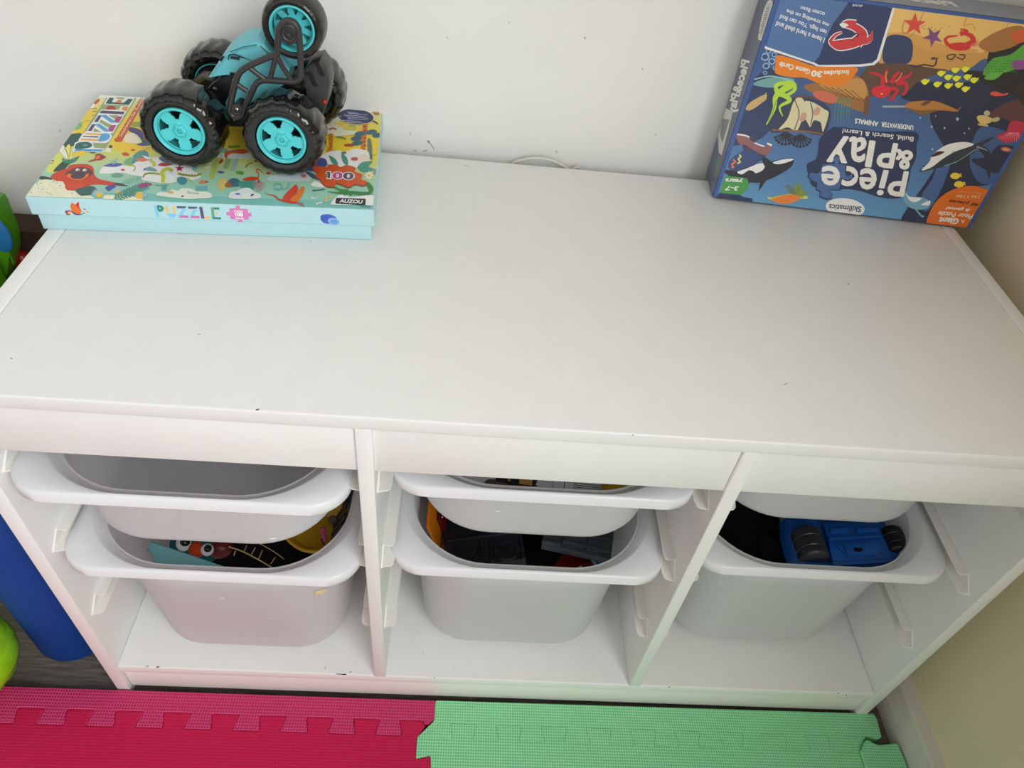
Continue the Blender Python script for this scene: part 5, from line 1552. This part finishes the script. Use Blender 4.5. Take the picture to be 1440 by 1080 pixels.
mon = thing('plush_monster', tuple(at(276, 771, 2, .205)), 'dark teal plush head with two goggle eyes behind the aqua foam piece', 'soft toy')
c = at(277, 766, 2, .222)
bm = bmesh.new()
bmesh.ops.create_icosphere(bm, subdivisions=5, radius=1, matrix=Matrix.Translation(c) @ Matrix.Diagonal((.030, .024, .024, 1)))
obj('head', bm, M['teal_fur'], mon, True)
bm = bmesh.new()
cc = at(273, 775, 2, .2420)
bmesh.ops.create_icosphere(bm, subdivisions=4, radius=1, matrix=Matrix.Translation(cc + V((.0, .006, -.006))) @ Matrix.Diagonal((.0088, .0090, .0100, 1)))
obj('nose', bm, M['orange_fur'], mon, True)
for (u, v), r in (((259.5, 764), .0092), ((291.5, 773), .0072)):
    c = at(u, v, 2, .2400)
    bm = bmesh.new()
    bmesh.ops.create_uvsphere(bm, u_segments=28, v_segments=18, radius=r, matrix=Matrix.Translation(c))
    e = obj('eye', bm, M['eye'], mon, True)
    d = (CAM_LOC - c).normalized()
    d = (d + V((.15, .12, .35))).normalized()
    bm = bmesh.new()
    bmesh.ops.create_uvsphere(bm, u_segments=24, v_segments=16, radius=r * .74, matrix=Matrix.Translation(c + d * r * .36))
    p = obj('pupil', bm, M['pupil'], None, True)
    p.parent = e
bm = bmesh.new()
c = at(309, 770, 2, .2260)
bmesh.ops.create_icosphere(bm, subdivisions=4, radius=1, matrix=Matrix.Translation(c) @ Matrix.Diagonal((.015, .013, .012, 1)))
tag(obj('red_ball', bm, M['darkred'], None, True), 'dark red lump beside the teal plush head in the left deep bin', 'toy')

lad = thing('wire_track', tuple(at(357, 787, 2, .235)), 'thin pale gold ladder of wire over the black cloth in the left bay', 'toy')
ra = [(322, 769, .244), (340, 775, .246), (356, 783, .247), (372, 792, .248), (391, 803.5, .248)]
pa = [at(u, v, 2, z) for u, v, z in ra]
bm = bmesh.new(); bm_tube(bm, [V(q) for q in spline([tuple(p) for p in pa], 5)], .00075, 8)
obj('rail', bm, M['gold'], lad, True)
rb = [(345, 756, .236), (364, 764, .238), (384, 775, .240), (399, 786, .240)]
pb = [at(u, v, 2, z) for u, v, z in rb]
bm = bmesh.new(); bm_tube(bm, [V(q) for q in spline([tuple(p) for p in pb], 5)], .0005, 8)
obj('rail', bm, M['gold'], lad, True)
for a, b in (((343, 776.5), (347, 767)), ((353, 781), (359, 770)), ((363.5, 786.5), (369, 774)), ((381, 792.5), (387, 784)), ((388, 802), (399, 798)), ((331, 775), (329, 781))):
    bm = bmesh.new(); bm_tube(bm, [at(*a, 2, .2468), at(*b, 2, .2405)], .00065, 8)
    obj('rung', bm, M['gold'], lad, True)

yc = at(437, 752, 2, .2300)
bm = bmesh.new()
bm_lathe(bm, [(.0003, -.014), (.024, -.014), (.033, -.006), (.0385, .004), (.0405, .0042), (.0405, .0015), (.036, -.008), (.026, -.0175), (.0003, -.0175)], Matrix.Translation(yc + V((.004, .012, .006))) @ Matrix.Rotation(.16, 4, 'Y'), 56)
tag(obj('yellow_dish', bm, M['yellow'], None, True, .5), 'round yellow plastic dish at the right of the deep bin in the left bay', 'dish')
pk = thing('pink_brush', tuple(at(456, 752, 2, .245)), 'small pink stick with a black tip leaning in the yellow dish', 'brush')
bm = bmesh.new(); bm_tube(bm, [at(453.5, 742, 2, .256), at(457, 761, 2, .2435)], [.0030, .0022], 10)
obj('handle', bm, M['pink'], pk, True)
bm = bmesh.new(); bm_tube(bm, [at(452, 758, 2, .2445), at(459.5, 772, 2, .2380)], [.0012, .0007], 8)
obj('tip', bm, M['pupil'], pk, True)
st = thing('ribbed_mat', tuple(at(488, 725, 2, .2)), 'dark rubber strip with grey ribs along the right wall of the left deep bin', 'rubber strip')
bm = bmesh.new()
q = [V((.2830, .075, .2500)), V((.2840, .215, .2500)), V((.2620, .215, .2080)), V((.2610, .075, .2080))]
bm_prism(bm, q, (-.0016, 0, -.0008))
obj('backing', bm, M['pupil'], st)
for k in range(13):
    t = (k + .5) / 13
    a, b = q[0].lerp(q[1], t), q[3].lerp(q[2], t)
    bm = bmesh.new()
    d = V((.0006, .0032, .0004))
    bm_prism(bm, [a - d, a + d, b + d, b - d], (-.0010, 0, .0014))
    obj('rib', bm, M['grey_stripe'], st)
g0 = at(468, 731, 2, .2460)
bm = bmesh.new()
bm_lathe(bm, [(.0004, 0), (.0040, 0), (.0056, -.002), (.0056, -.006), (.0004, -.006)], Matrix.Translation(g0) @ Matrix.Rotation(.5, 4, 'X'), 24)
tag(obj('grey_disc', bm, M['grey_stripe'], None, True, .5), 'small round grey disc beside the pink stick', 'toy')

# --- middle bay, shallow bin: leaflet and a yellow brick plate
lf = thing('leaflet', tuple(at(750, 685, 2, .405)), 'white printed leaflet with a black and tan picture in the shallow middle bin', 'leaflet')
bm = bmesh.new()
zl = .4060
sheet = [V((.4185, .0400, zl)), V((.5570, .0400, zl)), V((.5570, .225, zl)), V((.4185, .225, zl))]
bm_prism(bm, sheet, (0, 0, -.0012))
A = Art(bm, (.4185, .0400, zl), (1, 0, 0), (0, 1, 0), .1385, .185, 1.15)
A.fill([(0, (226, 228, 234)), (1, (226, 228, 234))])
kc = crop(600, 655, 4.5)
A.map = kc
A.line([(272, 40), (268, 130)], 3, (190, 192, 200), False)
A.blob([(350, 135), (380, 90), (440, 85), (560, 100), (560, 150), (420, 150)], (96, 82, 72))
A.poly([(425, 40), (440, 100), (500, 105), (520, 130), (600, 140), (730, 150), (690, 120), (705, 85), (740, 95), (745, 20), (560, 0)], (34, 32, 34))
A.poly([(590, 40), (670, 40), (668, 125), (585, 115)], (206, 160, 90)); A.poly([(500, 40), (535, 40), (530, 100), (515, 95)], (176, 136, 84)); A.ell(640, 142, 6, 9, (200, 200, 200)); A.ell(470, 80, 16, 10, (20, 20, 20))
A.line([(780, 85), (800, 110), (790, 150)], 3, (80, 80, 84)); A.poly([(800, 138), (812, 138), (812, 152), (800, 150)], (200, 60, 60))
A.line([(875, 90), (868, 160)], 5, (50, 50, 54), False); A.line([(1112, 110), (1108, 190)], 5, (50, 50, 54), False); A.line([(868, 160), (1108, 185)], 3, (120, 120, 124), False)
for k in range(5):
    A.line([(925 + 3 * (k % 2), 108 + 12 * k), (1106, 128 + 12 * k)], 5, (96, 98, 104), False)
A.ell(905, 170, 8, 5, (40, 40, 44))
obj('sheet', bm, [M['paper'], M['ink']], lf)
bm = bmesh.new()
yq = [V((.5600, .045, .4030)), V((.5960, .060, .4030)), V((.6000, .200, .4030)), V((.5600, .200, .4030))]
bm_prism(bm, yq, (0, 0, -.012), .0012)
tag(obj('yellow_plate', bm, M['yellow'], None, True, .5), 'yellow plastic plate beside the leaflet in the shallow middle bin', 'toy')
bm = bmesh.new()
bm_prism(bm, [V((.5640, .062, .4034)), V((.5900, .078, .4034)), V((.5900, .084, .4034)), V((.5640, .068, .4034))], (0, 0, .0030), .0006)
rb_ = obj('raised_rib', bm, M['yellow'], bpy.data.objects['yellow_plate'], True, .5)
bm = bmesh.new()
bm_box(bm, .41, .60, .08, .30, .3540, .3900, .004)
tag(obj('grey_toy_block', bm, M['slate_dark'], None, True, .5), 'dark block under the leaflet in the shallow middle bin', 'toy')

# --- middle bay, deep bin: plastic track, an orange panel and small parts
heap('dark_cloth', CX[1], .055, .355, .092, .0950, .2000, M['black_cloth'], 'dark cloth under the grey track pieces in the deep middle bin', 'cloth', 4)
bm = bmesh.new()
bm_prism(bm, [V((.4030, .085, .215)), V((.3835, .085, .284)), V((.3835, .200, .284)), V((.4030, .200, .215))], (-.0035, 0, -.0010), .001)
tag(obj('orange_toy_plate', bm, M['orange'], None, True, .5), 'orange plastic panel standing along the left wall of the deep middle bin', 'toy')
bm = bmesh.new()
bm_prism(bm, [V((.4080, .110, .215)), V((.3960, .110, .262)), V((.3960, .190, .262)), V((.4080, .190, .215))], (-.0030, 0, -.0008), .001)
tag(obj('red_toy_plate', bm, M['darkred'], None, True, .5), 'dark red panel between the orange panel and grey track', 'toy')

def track_piece(name, label, o, ux, uy, w, d, t, rings, lips, mat):
    """grey plate with recessed rings and raised ledges; o = near left top corner"""
    ux, uy = V(ux).normalized(), V(uy).normalized()
    n = ux.cross(uy).normalized()
    P = lambda a, b, c: V(o) + ux * a + uy * b + n * c
    th = thing(name, tuple(P(w / 2, d / 2, -t)), label, 'toy track', 'grey plastic track pieces')
    bm = bmesh.new()
    bm_prism(bm, [P(0, 0, -t), P(w, 0, -t), P(w, d, -t), P(0, d, -t)], n * t, .0012)
    obj('plate', bm, mat, th, True, .5)
    for a, b, r in rings:
        bm = bmesh.new()
        mt = Matrix((ux, uy, n)).transposed().to_4x4()
        mt.translation = P(a, b, 0)
        bm_lathe(bm, [(r * .72, .0002), (r * .74, .0026), (r * .94, .0026), (r, .0002)], mt, 40, False)
        obj('ring', bm, mat, th, True, .5)
        bm = bmesh.new()
        for s in (0, 1):
            aa = .5 + s * math.pi / 2
            dx, dy = math.cos(aa) * r * .8, math.sin(aa) * r * .8
            ex, ey = -math.sin(aa) * r * .14, math.cos(aa) * r * .14
            bm_prism(bm, [P(a - dx - ex, b - dy - ey, .0001), P(a + dx - ex, b + dy - ey, .0001), P(a + dx + ex, b + dy + ey, .0001), P(a - dx + ex, b - dy + ey, .0001)], n * .0022)
        obj('cross_brace', bm, mat, th)
        for sx, sy in ((-1, -1), (1, 1)):
            bm = bmesh.new()
            q0 = (a + sx * r * 1.12, b + sy * r * 1.12)
            bm_prism(bm, [P(q0[0] - .0012, b - r * 1.1, .0001), P(q0[0] + .0012, b - r * 1.1, .0001), P(q0[0] + .0012, b + r * 1.1, .0001), P(q0[0] - .0012, b + r * 1.1, .0001)], n * .0034)
            obj('wall_rib', bm, mat, th)
    for a0, b0, a1, b1, h in lips:
        bm = bmesh.new()
        bm_prism(bm, [P(a0, b0, .0001), P(a1, b0, .0001), P(a1, b1, .0001), P(a0, b1, .0001)], n * h, .0006)
        obj('ledge', bm, mat, th, True, .5)
    return th
track_piece('track_piece', 'charcoal track plate with two round bosses at the left of the deep middle bin', (.4050, .0520, .2480), (.1, .018, .006), (-.01, .1, -.018), .094, .110, .012,
            [(.028, .017, .0150), (.073, .016, .0160)], [(.004, .040, .090, .044, .003)], M['slate_dark'])
track_piece('track_piece', 'slate grey track plate with stepped ledges at the right of the deep middle bin', (.5160, .0880, .2560), (.1, -.026, .008), (.02, .1, -.01), .080, .090, .010,
            [], [(.000, .000, .022, .004, .005), (.024, .006, .078, .010, .005), (.030, .026, .074, .030, .0045)], M['slate'])
track_piece('track_piece', 'slate grey track plate leaning on the right wall of the deep middle bin', (.5660, .0740, .2600), (.06, -.010, .004), (.02, .1, .0), .030, .080, .010,
            [], [(.000, .004, .028, .008, .004), (.002, .022, .026, .026, .004)], M['slate'])
rd = thing('red_toy_piece', tuple(at(800, 792, 2, .225)), 'dark red toy part below the slate track plates in the deep middle bin', 'toy')
bm = bmesh.new()
bm_prism(bm, trz([(775, 800), (792, 779), (800, 776), (830, 786), (842, 802), (838, 812), (770, 812)], .236), (0, .004, -.012), .0015)
obj('shell', bm, M['darkred'], rd, True, .5)
bm = bmesh.new()
bm_tube(bm, trz([(812, 800), (822, 793), (830, 791.5), (836, 800)], .2372), .0008, 8)
obj('piping', bm, M['red_plastic'], rd, True)
bm = bmesh.new()
bm_tube(bm, trz([(808.5, 801), (818, 798)], .2380), .0020, 10)
obj('white_tab', bm, M['eye'], rd, True)
bm = bmesh.new()
bm_prism(bm, trz([(838, 782), (852, 782), (858, 796), (846, 806)], .2440), (0, .003, -.010), .001)
tag(obj('blue_toy_block', bm, M['light_blue'], None, True, .5), 'small blue block by the right wall of the deep middle bin', 'toy')

# --- right bay, deep bin: upturned blue car and a black toy with pale spots
zc = .3020
cr = thing('toy_car', tuple(at(1195, 772, 2, .250)), 'royal blue toy car lying upside down in the deep bin of the right bay', 'toy car')
kf = crop(1100, 730, 7.2)
def tk(pts, z): return trz([kf(*p) for p in pts], z)
bm = bmesh.new()
hull = [(70, -40), (95, 120), (140, 310), (190, 420), (240, 470), (330, 480), (500, 500), (700, 520), (1000, 530), (1130, 510), (1200, 460), (1280, 430), (1290, 390), (1250, 345), (1235, 60), (1150, -80)]
hp = tk(hull, zc - .010)
for p in hp: p.x = min(p.x, .9310)
bm_prism(bm, hp, (-.004, .004, -.026), .004)
obj('body', bm, M['toy_blue'], cr, True, .5)
bm = bmesh.new()
bm_prism(bm, tk([(395, 60), (1020, 60), (1060, 180), (1100, 330), (1190, 400), (1180, 440), (500, 470), (470, 400), (450, 250)], zc - .0095), (0, 0, .0065), .0012)
ch_ = obj('underside', bm, M['toy_blue'], cr, True, .5)
for pts, h, nm in (([(500, 235), (980, 215), (1010, 340), (940, 370), (650, 390), (600, 330)], .0018, 'belly_plate'), ([(610, 260), (900, 240), (935, 350), (650, 385)], .0034, 'battery_lid'), ([(480, 150), (660, 145), (650, 100), (480, 105)], .0034, 'side_step'), ([(750, 140), (960, 135), (950, 100), (740, 105)], .0034, 'side_step'), ([(470, 215), (1000, 190), (990, 165), (470, 190)], .0022, 'rail'), ([(500, 440), (1120, 400), (1180, 410), (1150, 440), (520, 470)], .0020, 'sill')):
    bm = bmesh.new()
    bm_prism(bm, tk(pts, zc - .0031), (0, 0, h), .0005)
    o_ = obj(nm, bm, M['toy_blue'], None, True, .5); o_.parent = ch_
bm = bmesh.new()
bm_prism(bm, tk([(722, 300), (740, 285), (770, 290), (800, 290), (818, 310), (805, 328), (770, 330), (735, 325)], zc + .0005), (0, 0, .0002))
o_ = obj('screw_hole', bm, M['pupil'], None); o_.parent = ch_
for nm, (u0, v0), (u1, v1), r in (('wheel', (1141, 742), (1146, 783), .0175), ('wheel', (1260, 741), (1263, 774), .0135)):
    a, b = at(u0, v0, 2, zc + .0010), at(u1, v1, 2, zc + .0010)
    b.x = a.x = (a.x + b.x) / 2
    dz = V((0, 0, -r * .55))
    mt = Matrix.Translation((a + b) / 2 + dz) @ Matrix.Rotation(math.pi / 2, 4, 'X')
    L = (a - b).length / 2
    bm = bmesh.new()
    bm_lathe(bm, [(.0004, L), (r * .6, L), (r * .9, L * .96), (r, L * .82), (r, L * .5), (r * .95, L * .46), (r * .95, L * .38), (r, L * .34), (r, -L * .2), (r * .95, -L * .24), (r * .95, -L * .32), (r, -L * .36), (r, -L * .82), (r * .9, -L * .96), (r * .6, -L), (.0004, -L)], mt, 40)
    obj(nm, bm, M['slate_dark'] if r > .015 else M['black'], cr, True, .5)
heap('black_cape', CX[2] - .030, .070, .330, .066, .0950, .2300, M['black_cloth'], 'black cloth at the left of the deep bin in the right bay', 'cloth', 9)
bk = thing('spotted_toy', tuple(at(1090, 775, 2, .235)), 'black and dark red toy with two pale spots, left of the blue car', 'toy')
bm = bmesh.new()
bm_prism(bm, trz([(1062, 738), (1102, 742), (1113, 775), (1124, 806), (1080, 806)], .2350), (0, .01, -.020), .004)
obj('shell', bm, M['black'], bk, True, .5)
for u, v, rx, ry in ((1108, 771, .0028, .0046), (1115, 791, .0022, .0048)):
    c = at(u, v, 2, .2356)
    bm = bmesh.new()
    bmesh.ops.create_uvsphere(bm, u_segments=20, v_segments=12, radius=1, matrix=Matrix.Translation(c) @ Matrix.Diagonal((rx, ry, .0012, 1)))
    obj('pale_spot', bm, M['grey_stripe'], bk, True)
bm = bmesh.new()
bm_prism(bm, trz([(1096, 736), (1104, 738), (1110, 762), (1104, 764)], .2352), (0, 0, .0015), .0004)
obj('red_stripe', bm, M['darkred'], bk)
for root in (mon, cr):
    for o in root.children:
        for c_ in o.children: c_.matrix_parent_inverse = Matrix.Identity(4)

# --- pale scuffs on the fronts of the bins and a torn scrap of tape under one rim
def on_tub(bin_, depth, u, v):
    """point on the front of a bin met by the line of sight (the front leans inwards going down)"""
    o = bin_.location
    y = o.y + .02
    for _ in range(40):
        p = at(u, v, 1, y)
        f = max(0, (o.z - p.z)) / .23 * (1 if depth > .15 else .95)
        hw_, rf_ = .1280 - .0145 * f, .083 - .025 * f
        e = min(rf_ * .995, max(0.0, abs(p.x - o.x) - (hw_ - rf_)))
        y = o.y + .0112 + .0233 * f + rf_ - math.sqrt(rf_ * rf_ - e * e)
    p = at(u, v, 1, y)
    return p + (CAM_LOC - p).normalized() * .0016
def scuffs(bin_, depth, pts):
    bm = bmesh.new()
    for u, v, w, h, a in pts:
        c = on_tub(bin_, depth, u, v)
        du, dv = on_tub(bin_, depth, u + 2, v) - on_tub(bin_, depth, u - 2, v), on_tub(bin_, depth, u, v - 2) - on_tub(bin_, depth, u, v + 2)
        du.normalize(); dv.normalize()
        ax, az = du * math.cos(a) + dv * math.sin(a), dv * math.cos(a) - du * math.sin(a)
        vs = [bm.verts.new(c + ax * (w * math.cos(t)) + az * (h * math.sin(t)) + V((0, -.0002, 0))) for t in (2 * math.pi * k / 10 for k in range(10))]
        bm.faces.new(vs)
    o = obj('scuff_marks', bm, M['fleck'], None)
    o.parent = bin_
    o.matrix_parent_inverse = Matrix.Translation(bin_.location).inverted()
    o['label'] = 'pale scuffs on the front of the bin'
    o['kind'] = 'stuff'
scuffs(BIN_A, .104, [(224, 731, .0022, .0010, -.2), (305, 753, .0015, .0010, 0), (418, 746, .0012, .0012, 0), (445, 735, .0018, .0006, .5), (384, 757, .0040, .0016, .1), (163, 735, .0015, .0010, .3), (407, 734, .0020, .0004, .5)])
scuffs(BIN_B, .228, [(313, 841, .0032, .0018, .5), (262, 887, .0028, .0016, -.3), (279, 903, .0030, .0014, .3), (284, 896, .0016, .0012, 0), (367, 908, .0022, .0016, .1), (378, 869, .0016, .0020, .2), (454, 887, .0014, .0022, .2), (466, 871, .0026, .0005, .7), (428, 901, .0014, .0010, 0), (332, 913, .0014, .0008, 0), (236, 835, .0012, .0010, 0)])
scuffs(BIN_D, .228, [(684, 857, .0012, .0010, 0), (720, 881, .0008, .0034, .1), (768, 893, .0014, .0008, 0), (632, 838, .0006, .0022, 0), (690, 858, .0014, .0008, .2), (700, 913, .0020, .0008, 0), (660, 862, .0030, .0004, .1)])
scuffs(BIN_C, .104, [(700, 719, .0030, .0014, .1), (622, 727, .0012, .0010, 0)])
scuffs(BIN_F, .228, [(1013, 816, .0030, .0012, .3), (1187, 852, .0012, .0012, 0), (1143, 869, .0010, .0010, 0), (978, 891, .0012, .0014, 0), (1012, 822, .0020, .0008, .4)])
scuffs(BIN_E, .104, [(1067, 711, .0012, .0014, 0)])
M['tape'] = material('beige_tape', (232, 214, 172), .7, .3, .06, 90)
tp = [on_tub(BIN_B, .228, u, v) + V((0, -.0006, 0)) for u, v in ((443, 831), (461, 827), (458, 832), (449, 839), (450, 834), (444, 838))]
t_ = prism('torn_tape', tp, (0, .0004, 0), M['tape'], None)
t_.parent = BIN_B
t_.matrix_parent_inverse = Matrix.Translation(BIN_B.location).inverted()
t_['label'] = 'torn scrap of beige tape under the rim'
# ------------------------------------------------------------------ light
wd = bpy.data.lights.new('window_daylight', 'AREA')
wd.shape = 'RECTANGLE'
wd.size = WY1 - WY0
wd.size_y = WZ1 - WZ0
wd.energy = 60
wd.color = (.93, .97, 1.0)
wo = bpy.data.objects.new('window_daylight', wd)
wo.location = (XW + .05, (WY0 + WY1) / 2, (WZ0 + WZ1) / 2)
wo.rotation_euler = (math.radians(90), 0, math.radians(90))
COL.objects.link(wo)
wld = bpy.data.worlds.new('room_light')
SC.world = wld
wld.use_nodes = True
wt = wld.node_tree
wb = wt.nodes['Background']
wb.inputs[0].default_value = (1.0, .975, .925, 1)
# the rest of the room, ahead of the cabinet, is brighter than what is above and behind it
tc = wt.nodes.new('ShaderNodeTexCoord')
dp = wt.nodes.new('ShaderNodeVectorMath'); dp.operation = 'DOT_PRODUCT'
dp.inputs[1].default_value = (.05, -1.0, .0)
mr = wt.nodes.new('ShaderNodeMapRange')
mr.inputs['From Min'].default_value = 0
mr.inputs['From Max'].default_value = 1
mr.inputs['To Min'].default_value = .15
mr.inputs['To Max'].default_value = 1.12
wt.links.new(tc.outputs['Generated'], dp.inputs[0])
wt.links.new(dp.outputs['Value'], mr.inputs['Value'])
wt.links.new(mr.outputs[0], wb.inputs[1])
SC.view_settings.view_transform = 'Standard'
SC.view_settings.look = 'None'
SC.view_settings.gamma = 1
SC.view_settings.use_curve_mapping = False
SC.view_settings.exposure = 0.0
